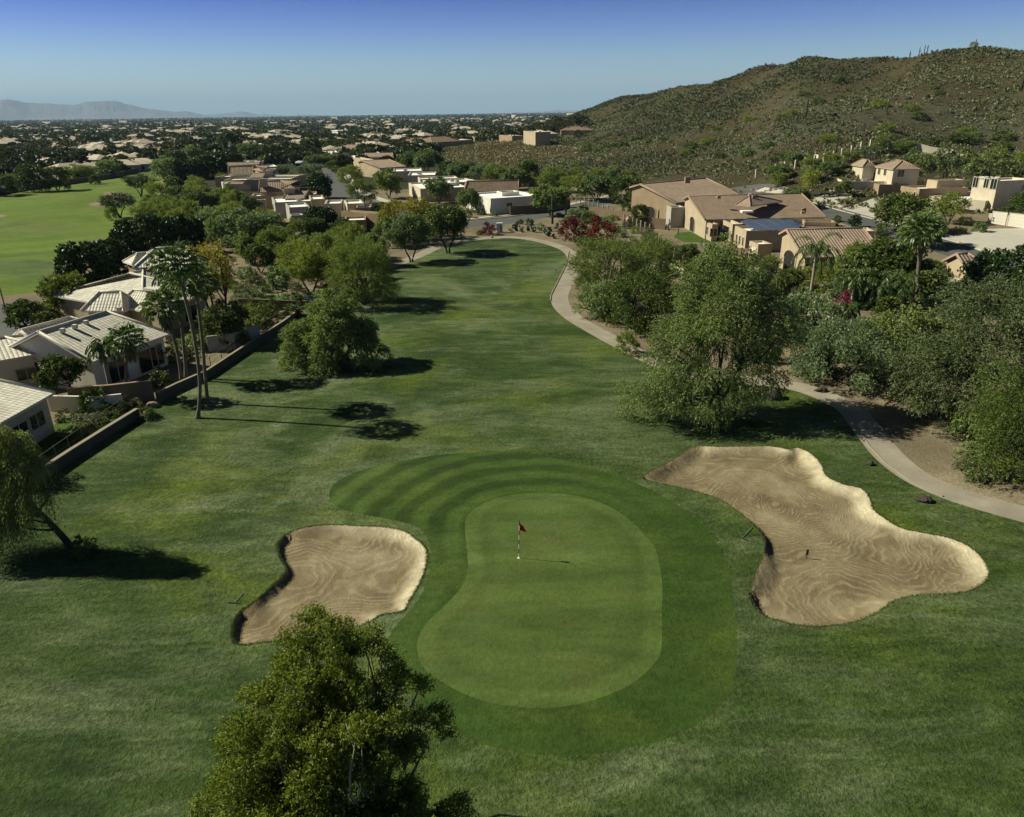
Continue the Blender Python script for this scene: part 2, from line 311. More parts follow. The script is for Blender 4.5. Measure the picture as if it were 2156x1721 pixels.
def hillm():
    m = M('hill_soil', 0.95, 0.1); p = m.pos(); a = m.noise(p, 0.012, 5, 0.65, 0.6); f = m.noise(p, 0.5, 5, 0.8); r = m.noise(p, 0.035, 4, 0.7)
    cc = m.ramp(a, [(0.33, (0.038, 0.031, 0.016)), (0.5, (0.062, 0.054, 0.026)), (0.66, (0.068, 0.068, 0.044))])
    cc = m.mix(m.ramp(r, [(0.60, (0, 0, 0)), (0.72, (0.8,)*3)]), cc, (0.035, 0.026, 0.022))
    cc = m.mix(0.85, cc, m.ramp(f, [(0.32, (0.45,)*3), (0.68, (1.5,)*3)]), 'MULTIPLY'); m.col(cc); m.bump(f, 0.9, 1.0); return m.m
MG['hill'] = hillm()
# ---------------------------------------------------------------- ground outlines
def gpoly(pts, n=5, closed=True): return np.array([G(*p)[:2] for p in spline(pts, n, closed)])
def ribbon(pts, wd, n=5):
    c = np.array([G(*p)[:2] for p in spline(pts, n, False)]); t = np.gradient(c, axis=0); t /= np.linalg.norm(t, axis=1)[:, None]+1e-9; nn = np.c_[-t[:, 1], t[:, 0]]
    wv = np.broadcast_to(wd, len(c))[:, None]/2
    return np.vstack([c+nn*wv, (c-nn*wv)[::-1]])
green = gpoly([(979,1105),(993,1080),(1034,1056),(1089,1044),(1150,1041),(1212,1047),(1270,1064),(1322,1095),(1356,1129),(1380,1160),(1390,1201),(1394,1242),(1393,1311),(1392,1373),(1376,1403),(1339,1438),(1287,1465),(1219,1487),(1150,1495),(1082,1492),(1013,1479),(962,1458),(917,1431),(890,1407),(878,1373),(883,1342),(900,1314),(928,1287),(959,1256),(979,1225),(986,1201),(983,1160)], 3)
fringe = gpoly([(693,1044),(703,1020),(740,998),(800,980),(880,964),(960,955),(1060,950),(1160,962),(1260,990),(1340,1018),(1400,1048),(1460,1088),(1500,1130),(1528,1180),(1542,1240),(1548,1290),(1552,1380),(1530,1470),(1450,1535),(1340,1572),(1200,1592),(1050,1578),(950,1535),(880,1480),(830,1420),(815,1370),(830,1325),(868,1282),(898,1230),(908,1180),(900,1135),(875,1108),(800,1090),(740,1078),(705,1064)], 3)
bunk_l = gpoly([(587,1141),(606,1123),(646,1110),(697,1105),(758,1107.6),(810,1110),(850,1118),(880,1138),(897,1155),(899,1175),(893,1205),(880,1235),(862,1265),(848,1287),(804,1295),(773,1312),(700,1335),(632,1344),(560,1352),(504,1358),(489,1343),(490,1314),(506,1288),(532,1270),(566,1240),(592,1216),(603,1198),(591,1178),(583.6,1156)], 4)
bunk_r = gpoly([(1352,1006),(1387.5,984),(1429,961),(1452,945),(1475,939),(1512,941),(1578,940),(1623.5,940),(1661,946),(1677,942),(1710,957),(1731,981.6),(1739.5,1002),(1772.6,1019),(1814,1029),(1830.5,1048),(1839,1073),(1859.5,1089),(1892.7,1110),(1942,1122),(1992,1131),(2041.7,1151),(2070.7,1180),(2082,1209),(2066.6,1230),(2033,1246.6),(1984,1251),(1926,1253),(1884,1265),(1855,1284),(1814,1304.5),(1760,1317),(1710.5,1319),(1661,1313),(1619,1300),(1597,1288),(1581,1267),(1577,1246.6),(1590,1213.5),(1606,1172),(1609,1139),(1594.5,1114),(1569.7,1089),(1528,1058),(1487,1041.6),(1441,1029),(1387.5,1017)], 3)
def rag(p, a=.03): q = np.vstack([p[:-1]*(1-t)+p[1:]*t for t in (0,)]+[p[-1:]]) ; n = len(p); d = np.array([[(p[i]*(1-t)+p[(i+1) % n]*t) for t in (0, .34, .67)] for i in range(n)]).reshape(-1, 2); r = np.random.RandomState(4); return d+r.normal(size=d.shape)*a*.5
bunk_l0, bunk_r0 = bunk_l, bunk_r; bunk_l = rag(bunk_l); bunk_r = rag(bunk_r)
path = ribbon([(760,590),(820,563),(878,540),(925,519),(980,507),(1030,501.5),(1078,500),(1125,505),(1166,515.5),(1196,528),(1209,545),(1206,562),(1196,585),(1184,608),(1178,628),(1185,648),(1212,672),(1260,700),(1310,727),(1350,748),(1420,778),(1500,797),(1600,803),(1680,815),(1740,835),(1790,862),(1818,893),(1846,930),(1880,968),(1930,1005),(2000,1037),(2080,1062),(2156,1083),(2300,1120)], 2.1, 5)
lawn = gpoly([(140,980),(215,928),(292,880),(336,848),(436,798),(527,737),(598,690),(625,668),(700,625),(760,598),(820,565),(884,538),(927,518),(980,507.5),(1025,502),(1078,500.5),(1123,505),(1166,515.5),(1190,528),(1200,550),(1190,580),(1178,605),(1170,628),(1178,648),(1205,672),(1255,702),(1310,731),(1350,751),(1410,780),(1500,800),(1600,806),(1680,818),(1740,838),(1785,865),(1812,897),(1838,932),(1872,972),(1922,1010),(1990,1042),(2070,1067),(2150,1088),(2300,1125)], 2, False)
def ext(a, b, L): d = (b-a)/np.linalg.norm(b-a); return b+d*L
WDIR0 = G(292, 880)[:2]; WDIR1 = G(140, 980)[:2]
lawn = np.vstack([lawn, ext(lawn[-2], lawn[-1], 40), [80, -30], [-90, -30], ext(WDIR0, WDIR1, 60)])
roadA = ribbon([(640,346),(668,354),(690,370),(706,393),(735,416),(790,440),(870,462),(950,474),(1040,468),(1120,455),(1200,438),(1290,418)], 8.5)
walkA = ribbon([(700,353),(730,370),(745,393),(785,414),(850,436)], 2.6)
walkB = ribbon([(980,461),(1060,453),(1130,443),(1200,430),(1280,412)], 1.6)
roadB = ribbon([(1540,398),(1600,403),(1650,412),(1700,430),(1760,450),(1820,469),(1900,493),(2000,521),(2100,552),(2250,600)], 8.0)
walkC = ribbon([(1600,399),(1660,407),(1720,422),(1790,441),(1870,463),(1960,489),(2040,510),(2130,538),(2260,578)], 2.4)
drive1 = gpoly([(1703,420),(1745,408),(1795,408),(1775,424),(1750,432)], 1); drive2 = gpoly([(1788,436),(1838,418),(1885,420),(1850,440),(1842,456)], 1)
drive3 = gpoly([(1990,500),(2083,482),(2200,480),(2260,575),(2066,530)], 1)
fair2 = gpoly([(-160,440),(0,411),(105,393.4),(211,376),(306,356),(350,352),(352,376),(350,397),(330,414),(315,446),(264,473),(243,494),(228,502),(176,510),(140,541),(130,580),(123,608),(60,618),(0,624),(-200,640)], 3)
fair3 = gpoly([(370,345),(392,332),(440,326),(500,322),(520,330),(470,338),(410,345)], 3)
yardA = gpoly([(525,636),(540,624),(580,622),(610,628),(600,640),(560,643)], 3); yardB = gpoly([(155,868),(200,862),(262,880),(180,930),(110,960),(60,940)], 2)
yardC = gpoly([(1425,490),(1540,488),(1545,508),(1440,510)], 2)
streetL = gpoly([(-150,655),(0,640),(75,632),(70,700),(0,722),(-150,760)], 1)
pool = gpoly([(640,622),(672,610),(700,618),(690,630),(655,634)], 3)
bsm = [gpoly([(c[0]+c[2]*math.cos(t), c[1]+c[3]*math.sin(t)) for t in np.linspace(0, 2*math.pi, 11)[:-1]], 2) for c in ((211,431,24,4.5),(243,410,28,5.5),(4,455,12,3),(350,383,10,6))]
green2 = gpoly([(48+82*math.cos(t), 563+17*math.sin(t)) for t in np.linspace(0, 2*math.pi, 13)[:-1]], 2)
pathL = ribbon([(345,380),(352,398),(336,410),(318,428),(305,446),(285,470)], 2.2)
# priority low -> high : (name, polygon, material, kind label)
REG = [('lawn', lawn, 'lawn'), ('green_fringe', fringe, 'fringe'), ('putting_green', green, 'green'), ('sand_bunker', bunk_l, 'sand'), ('sand_bunker', bunk_r, 'sand'),
 ('neighbouring_fairway', fair2, 'fair2'), ('far_fairway', fair3, 'fair2'), ('practice_green', green2, 'green'), ('road', roadA, 'road'), ('road', roadB, 'road'), ('road', streetL, 'road'), ('pavement', walkA, 'kerb'), ('pavement', walkB, 'kerb'), ('pavement', walkC, 'kerb'),
 ('driveway', drive1, 'kerb'), ('driveway', drive2, 'kerb'), ('driveway', drive3, 'kerb'), ('yard_lawn', yardA, 'yard'), ('yard_lawn', yardB, 'yard'), ('yard_lawn', yardC, 'yard'), ('far_path', pathL, 'path'), ('cart_path', path, 'path')] + [('far_bunker', b, 'sand') for b in bsm]
def build_ground():
    rs = np.random.RandomState(1)
    def grid(x0, x1, y0, y1, s):
        X, Y = np.meshgrid(np.arange(x0, x1, s), np.arange(y0, y1, s)); p = np.c_[X.ravel(), Y.ravel()]; return p+rs.uniform(-.3, .3, p.shape)*s
    a = grid(-40, 52, 5, 72, 0.9); b = grid(-170, 210, -40, 262, 4.0); b = b[~((b[:, 0] > -40) & (b[:, 0] < 52) & (b[:, 1] > 5) & (b[:, 1] < 72))]
    pts = [a, b]
    azs = np.radians(np.arange(-6, 62, 0.75)); ds = np.arange(262, 1000, 7.0); D, A = np.meshgrid(ds, azs); h = np.c_[(D*np.sin(A)).ravel(), (D*np.cos(A)).ravel()]
    h = h[T(h[:, 0], h[:, 1]) > 0.3]; pts.append(h+rs.uniform(-2, 2, h.shape))
    far = np.array([[d*math.sin(t), d*math.cos(t)] for d in np.geomspace(330, 80000, 26) for t in np.radians(np.arange(-180, 180, 5 if d < 5000 else 8))])
    far = far[~((T(far[:, 0], far[:, 1]) > 0.3))]; far = far[~((np.abs(far[:, 0]-20) < 200) & (far[:, 1] > -60) & (far[:, 1] < 270))]; pts.append(far)
    for bp in (bunk_l, bunk_r):
        lo, hi = bp.min(0), bp.max(0); g = grid(lo[0], hi[0], lo[1], hi[1], 0.30); g = g[inpoly(g[:, 0], g[:, 1], bp)]; d, _, _ = pdist(g[:, 0], g[:, 1], bp); pts.append(g[d > .12])
        # inner rings so the lip is steep right behind the edge
        q = np.roll(bp, -1, 0)-np.roll(bp, 1, 0); nn = np.c_[q[:, 1], -q[:, 0]]; nn /= np.linalg.norm(nn, axis=1)[:, None]; s = 1 if inpoly(np.array([bp[0, 0]+nn[0, 0]*.05]), np.array([bp[0, 1]+nn[0, 1]*.05]), bp)[0] else -1
        pts.append(bp+nn*s*0.10)
    for bp, r in ((green, 0.6), (fringe, 0.6)):
        lo, hi = bp.min(0), bp.max(0); g = grid(lo[0], hi[0], lo[1], hi[1], r); pts.append(g[inpoly(g[:, 0], g[:, 1], bp)])
    P2 = np.vstack(pts); verts = [Vector(p) for p in P2]; edges = []
    for _, poly, _ in REG:
        n0 = len(verts); verts += [Vector(p) for p in poly]; edges += [(n0+i, n0+(i+1) % len(poly)) for i in range(len(poly))]
    V, E, Fc, *_ = delaunay_2d_cdt(verts, edges, [], 0, 1e-4)
    V = np.array([tuple(v) for v in V]); Fc = np.array([tuple(f) for f in Fc]); x, y = V[:, 0], V[:, 1]; z = T(x, y).copy(); rnd = np.zeros(len(V))
    for bp, dep, b0 in ((bunk_l, 0.28, bunk_l0), (bunk_r, 0.38, bunk_r0)):
        ins = inpoly(x, y, bp); d, nx, ny = pdist(x[ins], y[ins], bp)
        d0_, nx, ny = pdist(x[ins], y[ins], b0); fl_ = np.where(inpoly(x[ins], y[ins], b0), 1, -1); nx = nx*fl_; ny = ny*fl_
        # nx,ny point towards the nearest outline; the east side is a long sand face, the west side a steep lip
        east = np.clip((nx*0.9+ny*0.3-.15)*1.7, 0, 1); lip = np.clip((-nx-.50)/.16, 0, 1)*np.clip((.5-ny)*5, 0, 1); lip = lip*lip*(3-2*lip)
        wd = 0.10+(1-lip)*(1.0+east*.45)*(1+0.5*vnoise(x[ins]*1.1, y[ins]*1.1)); tt = np.clip(d/wd, 0, 1); tt = tt*tt*(3-2*tt)
        wob = 0.09*vnoise(x[ins]*1.5, y[ins]*1.5)*np.clip(d*1.5, 0, 1)*east+0.05*vnoise(x[ins]*2.6, y[ins]*2.6)*np.clip(d*3, 0, 1)
        onedge = d < 0.02; zt = z[ins]; z[ins] = np.where(onedge, zt, zt-dep*tt+wob); rnd[ins] = np.clip(east*(1.15-d/.85)*1.2+.8*vnoise(x[ins]*1.2+7, y[ins]*1.2)*east, 0, 1)
    gi = inpoly(x, y, green); fi = inpoly(x, y, fringe); dfr, _, _ = pdist(x, y, fringe); m = gi | fi | (dfr < .05)
    d, _, _ = pdist(x[m], y[m], green); rnd[m] = np.where(gi[m], np.clip(d/6, 0, 1), d); z[m] += np.where(gi[m], 0.10+0.12*np.clip(d/2, 0, 1), 0.10*np.clip(1-d/2.5, 0, 1))
    cx = V[Fc].mean(1); reg = np.full(len(Fc), -1)
    for i, (_, poly, _) in enumerate(REG):
        lo, hi = poly.min(0), poly.max(0); mm = (cx[:, 0] > lo[0]) & (cx[:, 0] < hi[0]) & (cx[:, 1] > lo[1]) & (cx[:, 1] < hi[1]); k = np.where(mm)[0]; reg[k[inpoly(cx[k, 0], cx[k, 1], poly)]] = i
    dd = np.hypot(cx[:, 0], cx[:, 1]); zc = T(cx[:, 0], cx[:, 1]); base = reg == -1
    reg[base & (dd > 235)] = -2; reg[base & (zc > 2.6) & (dd > 150)] = -3; reg[base & (zc > 0.6) & (dd > 225)] = -3
    names = {-1: ('desert_ground', 'desert'), -2: ('suburb_plain', 'plain'), -3: ('hill', 'hill')}
    V3 = np.c_[V, z]
    hard = {-1: 0, -2: 0, -3: 0}
    for r in np.unique(reg):
        f = Fc[reg == r]; u, inv = np.unique(f, return_inverse=True); nm, mt = names[r] if r < 0 else (REG[r][0], REG[r][2])
        me = mesh(nm, V3[u], inv.reshape(-1, 3), [MG[mt]], smooth=True, rnd=rnd[u]); o = obj(nm, me); tag(o, kind='structure')
build_ground()
# pool water sheet in the back yard
pz = np.array([[p[0], p[1], float(T(*p))+0.03] for p in pool]); mw = M('pool_water', 0.08, 0.6); mw.col((0.02, 0.06, 0.05))
tag(obj('pool_water', mesh('pool_water', pz, [list(range(len(pz)))], [mw.m])), kind='structure')
# far mountains
def build_mtn(name, sky_pts, d0, u0, u1, st):
    us = np.arange(u0, u1+1, st); vs = np.interp(us, [p[0] for p in sky_pts], [p[1] for p in sky_pts]); V = []; nr = 9
    for u, v in zip(us, vs):
        r = ray(u, v); hd = math.hypot(r[0], r[1]); zr = max(Zat(u, v+2.5*float(fbm(u/14, 3.3, 3)), d0), 2)
        for j in range(nr):
            f = j/(nr-1); d = d0-3600+7200*f; x, y = r[0]/hd*d, r[1]/hd*d; k = 1-abs(2*f-1)
            z = zr*k**1.15+(0 if j in (0, nr-1) else (0 if j == nr//2 else zr*0.95*float(fbm(x/900, y/900, 5))*k)); V.append((x, y, z-3))
    n = len(us); Fc = np.array([[i*nr+j, (i+1)*nr+j, (i+1)*nr+j+1, i*nr+j+1] for i in range(n-1) for j in range(nr-1)])
    tag(obj(name, mesh(name, V, Fc, [MG['mtn']], smooth=False)), kind='structure')
MG['mtn'] = plain('mountain_rock', (0.14, 0.115, 0.10), 0.95, 0.3, 0.0015, 0, 0.006)
build_mtn('mountains', [(-700,225),(-300,215),(-120,222),(0,210.6),(18,208),(63,217.6),(116,219),(155,222),(183,214),(218,212),(246,214),(281,223),(316,230),(355,233.4),(373,236),(394,234.5),(422,241),(450,246)], 24000, -700, 452, 5)
build_mtn('mountains', [(400,247),(440,241),(468,239),(490,237),(506,234),(522,237),(540,240.5),(620,243),(640,241),(660,243),(700,244)], 30000, 400, 700, 5)
build_mtn('mountains', [(1080,238),(1120,236),(1150,233.5),(1165,232),(1180,233.5),(1210,232.5),(1240,236),(1300,238)], 30000, 1080, 1300, 5)

# grass tufts: rough turf in the foreground and the ragged lips of the bunkers (uncountable)
MG['tuft'] = leafmat('grass_blades', (0.070, 0.095, 0.024), (0.145, 0.170, 0.065), trans=0.35)
def tufts():
    rs = np.random.RandomState(12); n = 420000; y = 8+62*rs.uniform(0, 1, n)**1.6; x = rs.uniform(-1, 1, n)*(y*.82+7); k = inpoly(x, y, lawn) & ~inpoly(x, y, fringe) & ~inpoly(x, y, bunk_l) & ~inpoly(x, y, bunk_r) & ~inpoly(x, y, path)
    k &= rs.uniform(0, 1, n) < np.clip(.35+1.6*fbm(x/3, y/3, 3), 0.05, 1); x, y = x[k], y[k]; sz = rs.uniform(.025, .05, len(x))*(1+y/90)
    ex, ey, es = [], [], []
    for bp in (bunk_l, bunk_r):
        m = 16; a = bp; b = np.roll(bp, -1, 0); t = rs.uniform(0, 1, (len(a), m))[..., None]; q = (a[:, None]*(1-t)+b[:, None]*t).reshape(-1, 2)+rs.normal(size=(len(a)*m, 2))*.045; ex.append(q[:, 0]); ey.append(q[:, 1]); es.append(rs.uniform(.03, .075, len(q)))
    x = np.r_[x, np.concatenate(ex)]; y = np.r_[y, np.concatenate(ey)]; sz = np.r_[sz, np.concatenate(es)]; z = T(x, y)+sz*.35; d = rs.normal(size=(len(x), 3))*[.6, .6, .3]+[0, 0, .8]
    V, Fq = leafq(np.c_[x, y, z], d, sz, sz*.55, rs); tone = np.clip(.45+1.5*fbm(x/6+4, y/6, 3)+rs.uniform(-.3, .3, len(x)), 0, 1)
    tag(obj('rough_grass', mesh('rough_grass', V, Fq, [MG['tuft']], rnd=np.repeat(tone, 4))), kind='stuff')
# ---------------------------------------------------------------- foliage library
LM = {
 'mesq': leafmat('mesquite_leaves', (0.077, 0.119, 0.044), (0.199, 0.258, 0.094)),
 'grey': leafmat('greygreen_leaves', (0.095, 0.137, 0.071), (0.222, 0.287, 0.142)),
 'palo': leafmat('paloverde_twigs', (0.087, 0.132, 0.029), (0.214, 0.257, 0.058)),
 'ficus': leafmat('ficus_leaves', (0.014, 0.034, 0.008), (0.046, 0.086, 0.017), rough=0.42, trans=0.12),
 'leafy': leafmat('broad_leaves', (0.036, 0.065, 0.014), (0.107, 0.146, 0.026), trans=0.22, rough=0.5),
 'fore': leafmat('feathery_leaves', (0.071, 0.104, 0.013), (0.190, 0.226, 0.025), trans=0.3),
 'yell': leafmat('yellowing_leaves', (0.119, 0.139, 0.018), (0.297, 0.260, 0.035), (0.397, 0.278, 0.044)),
 'lime': leafmat('lime_leaves', (0.140, 0.186, 0.032), (0.297, 0.335, 0.074)),
 'dark': leafmat('pine_needles', (0.032, 0.055, 0.024), (0.081, 0.112, 0.048), trans=0.1),
 'mesqy': leafmat('yellowish_mesquite_leaves', (0.072, 0.104, 0.037), (0.204, 0.242, 0.099)),  # yellower leaf colour than the plain mesquite
 'far': leafmat('suburb_leaves', (0.022, 0.034, 0.011), (0.068, 0.083, 0.024), trans=0.15),
 'red': leafmat('bougainvillea_bracts', (0.07, 0.008, 0.010), (0.16, 0.012, 0.02), (0.03, 0.05, 0.012)),
 'mag': leafmat('magenta_bracts', (0.16, 0.012, 0.06), (0.26, 0.03, 0.11), (0.03, 0.05, 0.012)),
 'brush': leafmat('brittlebush_leaves', (0.081, 0.095, 0.042), (0.216, 0.227, 0.117), (0.230, 0.191, 0.091), trans=0.1),
 'palm': leafmat('palm_fronds', (0.046, 0.085, 0.022), (0.116, 0.171, 0.046), trans=0.15, rough=0.4),
 'skirt': leafmat('dead_fronds', (0.09, 0.065, 0.035), (0.20, 0.155, 0.085), trans=0.1),
 'pad': leafmat('cactus_pads', (0.055, 0.085, 0.050), (0.13, 0.17, 0.10), trans=0.0),
 'twig': leafmat('bare_twigs', (0.12, 0.10, 0.08), (0.22, 0.19, 0.155), trans=0.0)}
MG['bark'] = plain('dark_bark', (0.045, 0.036, 0.028), 0.95, 0.35, 3, 0.6, 18, 0.03, obj_=True)
MG['palebark'] = plain('pale_bark', (0.30, 0.26, 0.21), 0.9, 0.3, 3, 0.5, 18, 0.02, obj_=True)
MG['palmbark'] = plain('palm_bark', (0.15, 0.13, 0.10), 0.95, 0.35, 4, 0.8, 9, 0.05, obj_=True)
MG['saguaro'] = plain('saguaro_skin', (0.040, 0.055, 0.030), 0.8, 0.3, 4, 0.4, 14, 0.03, obj_=True)
MG['rock'] = plain('lava_rock', (0.060, 0.048, 0.040), 0.95, 0.35, 2.0, 0.9, 7, 0.08, obj_=True)
MG['boulder'] = plain('tan_rock', (0.25, 0.19, 0.13), 0.95, 0.3, 2.0, 0.9, 7, 0.08, obj_=True)
def unit(v): return v/(np.linalg.norm(v, axis=-1, keepdims=True)+1e-9)
def leafq(c, d, L, W, rs):
    n = len(c); d = unit(d); r = unit(rs.normal(size=(n, 3))); b = unit(np.cross(d, r)); L = np.broadcast_to(L, n)[:, None]; W = np.broadcast_to(W, n)[:, None]
    V = np.stack([c-d*L/2, c+b*W/2, c+d*L/2, c-b*W/2], 1).reshape(-1, 3); return V, np.arange(4*n).reshape(n, 4)
#        leafL leafW twigLen droop up  outw
STY = {'mesq': (.26, .13, .30, .55, .15, .8), 'grey': (.26, .12, .32, .25, .35, .9), 'palo': (.36, .07, .42, .15, .6, .9), 'ficus': (.24, .16, .26, .2, .3, .7), 'leafy': (.22, .12, .28, .25, .25, .8),
 'fore': (.17, .065, .22, .25, .35, .8), 'yell': (.26, .13, .32, .3, .3, .8), 'lime': (.24, .10, .34, .2, .4, .9), 'dark': (.22, .07, .24, .0, .4, .9), 'red': (.20, .13, .40, .3, .5, .8), 'mag': (.20, .13, .40, .3, .5, .8), 'weep': (.20, .055, .55, 1.5, .0, .6), 'brush': (.25, .1, .3, .1, .6, .9), 'skirt': (.25, .1, .3, .1, .6, .9), 'bare': (.25, .1, .3, .1, .6, .9)}
def crown(H, Rr, z0, sty, n, K, seed, cx=0, cy=0, lsz=1.0, lobes=None, flat=1.0, spread=(.28, .50)):
    rs = np.random.RandomState(seed); L, W, TL, droop, up, outw = STY[sty]
    zc = (H+z0)/2; hz = (H-z0)/2; i = np.arange(K)+.5; low = z0 < .16*H; ph = np.arccos(1-2*i/K*(.97 if z0 < .16*H else .93)); th = np.pi*(1+5**.5)*i+rs.uniform(-.4, .4, K)
    u = np.c_[np.cos(th)*np.sin(ph), np.sin(th)*np.sin(ph), np.cos(ph)]
    if low: k_ = np.where(u[:, 2] < .15, 1/np.maximum(np.hypot(u[:, 0], u[:, 1]), .35)**.8, 1); u[:, 0] *= k_; u[:, 1] *= k_; u[:, 2] *= np.where(u[:, 2] < 0, 1.5, 1)
    rc = Rr*rs.uniform(spread[0]*.62, spread[1]*.62, K)
    rad = rs.uniform(.50, .80, K)*(1+.30*vnoise(u[:, 0]*2.1+seed, u[:, 1]*2.1+u[:, 2]*1.7)*2)
    cc = u*rad[:, None]*[Rr, Rr, hz]; cc[:, 2] *= flat; cc += [cx, cy, zc]
    if lobes is not None:                                   # explicit lobes (x, y, z, r): crown shaped like the one in the photograph
        cc = []; rc = []
        tot = sum(l[3]**2 for l in lobes)
        for lx, ly, lz, lr in lobes:
            k = max(3, int(round(K*lr**2/tot))); ii = np.arange(k)+.5; p2 = np.arccos(1-2*ii/k*.95); t2 = np.pi*(1+5**.5)*ii+rs.uniform(-.5, .5, k)
            uu = np.c_[np.cos(t2)*np.sin(p2), np.sin(t2)*np.sin(p2), np.cos(p2)*.9]; cc.append(uu*(lr*rs.uniform(.45, .80, k))[:, None]+[lx, ly, lz]); rc.append(lr*rs.uniform(.26, .44, k))
        cc = np.vstack(cc); rc = np.concatenate(rc); K = len(cc); zc = np.mean([l[2] for l in lobes])
    cc[:, 2] = np.maximum(cc[:, 2], rc*.55)
    per = 9; nt = n//per; pk = rc**2/np.sum(rc**2); ki = rs.choice(K, nt, p=pk)
    du = unit(rs.normal(size=(nt, 3))*[1, 1, .85]+[0, 0, .22]); st = cc[ki]+du*(rc[ki]*rs.uniform(.15, .95, nt)**.6)[:, None]*[1, 1, .8]
    ctr = np.array([cx, cy, zc]); ow = unit(st-ctr)
    td = unit(du*.5+ow*outw+[0, 0, up]+rs.normal(size=(nt, 3))*.35); tl = TL*(1+Rr*.12)*rs.uniform(.6, 1.4, nt)*lsz**.5
    t = (np.arange(per)+.5)/per; pp = st[:, None]+td[:, None]*(tl[:, None]*t)[..., None]; pp[..., 2] -= (droop*tl[:, None]*t**2)*(1.6 if droop > 1 else 1)
    tg = np.repeat(td[:, None], per, 1).copy(); tg[..., 2] -= 2*droop*t; side = rs.normal(size=pp.shape)*(.9 if droop < 1 else .3)
    c = (pp+rs.normal(size=pp.shape)*.06*lsz).reshape(-1, 3); d = (tg+side).reshape(-1, 3); c[:, 2] = np.maximum(c[:, 2], 0.05)
    s = rs.uniform(.7, 1.3, len(c))*lsz; V, Fq = leafq(c, d, L*s, W*s, rs)
    tone = rs.uniform(-.18, .18, K)[ki]; rn = np.clip(np.repeat(tone, per)+rs.uniform(.1, .9, len(c)), 0, 1)
    return V, Fq, np.repeat(rn, 4), cc, rc
def trunkmesh(H, z0, cc, rc, r0, seed, lean=(0, 0), forks=3, path=None, k=7, nl=16):
    rs = np.random.RandomState(seed); parts = []; fk = []
    top = np.array([lean[0], lean[1], z0*.7+.25])
    for f in range(forks):
        a = 2*math.pi*f/forks+rs.uniform(-.5, .5); off = np.array([math.cos(a), math.sin(a), 0])*r0*(1.3 if forks > 1 else 0)
        ctr = cc.mean(0); e = top*.75+off*2.5; e[2] = top[2]; e2 = e+(ctr-e)*.35+np.array([math.cos(a), math.sin(a), 0])*np.linalg.norm(cc[:, :2]-ctr[:2], axis=1).mean()*.35*(forks > 1)
        p = np.array([off*.8+[0, 0, -.3], off*.9+top*[.2, .2, .3]+rs.normal(size=3)*.05, e, e2]) if path is None else np.array(path)
        q = spline(p, 4, False); rr = np.linspace(r0*(1.0 if forks == 1 else .75), r0*.38, len(q)); rr[0] *= 1.35; parts.append(tube(q, rr, k)); fk.append(q)
    allp = np.vstack([q[len(q)//3:] for q in fk]); idx = rs.permutation(len(cc))[:nl]
    for i in idx:
        c = cc[i]; a = allp[np.argmin(np.linalg.norm(allp-c, axis=1)+.8*np.abs(allp[:, 2]-c[2]*.6))]; m = (a+c)/2+rs.normal(size=3)*np.linalg.norm(c-a)*.10+[0, 0, .08*np.linalg.norm(c-a)]
        q = spline([a, m, c+unit(c-a)*rc[i]*.3], 3, False); parts.append(tube(q, np.linspace(r0*.34, r0*.07, len(q)), 5))
        for _ in range(2):
            b = q[rs.randint(2, len(q))]; e = c+unit(rs.normal(size=3)+[0, 0, .4])*rc[i]*.9; parts.append(tube([b, (b+e)/2+rs.normal(size=3)*.08, e], [r0*.12, r0*.08, r0*.03], 4))
    return join(parts)
def depth(B): return float((CR.T @ (np.array(B)-np.array([0, 0, CAMZ])))[2]*-1)
def size_px(base, vtop, hw):
    B = G(*base); d = math.hypot(B[0], B[1]); H = Zat(base[0], vtop, d)-B[2]; return B, max(H, .4), max(hw*depth(B)/F, .25)
NSEED = [10]
def hero(base, vtop, hw, sty, label, n=30000, K=46, z0=.22, lsz=1.0, r0=.22, forks=2, lean=(0, 0), group=None, name='tree', cat='tree', lobes=None, bark='bark', mat=None, path=None, nl=22, spread=(.28, .5), HR=None):
    NSEED[0] += 1; sd_ = NSEED[0]; B, H, Rr = size_px(base, vtop, hw)
    if HR: H, Rr = HR
    if lobes is not None: lobes = [(a*Rr, b*Rr, c*H, r*Rr) for a, b, c, r in lobes]
    if path is not None: path = [(a*Rr, b*Rr, c*H) for a, b, c in path]
    V, Fq, rn, cc, rc = crown(H, Rr, H*z0, sty, n, K, sd_, lean[0]*Rr, lean[1]*Rr, lsz, lobes, spread=spread)
    e = empty(name, B); tag(e, label, cat, group)
    obj('crown', mesh('crown', V, Fq, [LM[mat or ('leafy' if sty == 'weep' else sty)]], rnd=rn), e)
    TV, TF = trunkmesh(H, H*z0, cc, rc, r0, sd_, (lean[0]*Rr*.3, lean[1]*Rr*.3), forks, path, nl=nl); obj('trunk', mesh('trunk', TV, TF, [MG[bark]], smooth=True), e)
    return e
TPL = {}
def template(key, sty, n, K, z0, lsz, seed, H=6.0, Rr=3.2, trunk=True, spread=(.28, .5), mat=None):
    V, Fq, rn, cc, rc = crown(H, Rr, H*z0, sty, n, K, seed, lsz=lsz, spread=spread); cm = mesh('crown', V, Fq, [LM[mat or sty]], rnd=rn); tm = None
    if trunk: TV, TF = trunkmesh(H, H*z0, cc, rc, .17, seed, nl=8, k=5); tm = mesh('trunk', TV, TF, [MG['bark']])
    TPL.setdefault(key, []).append((cm, tm, H, Rr))
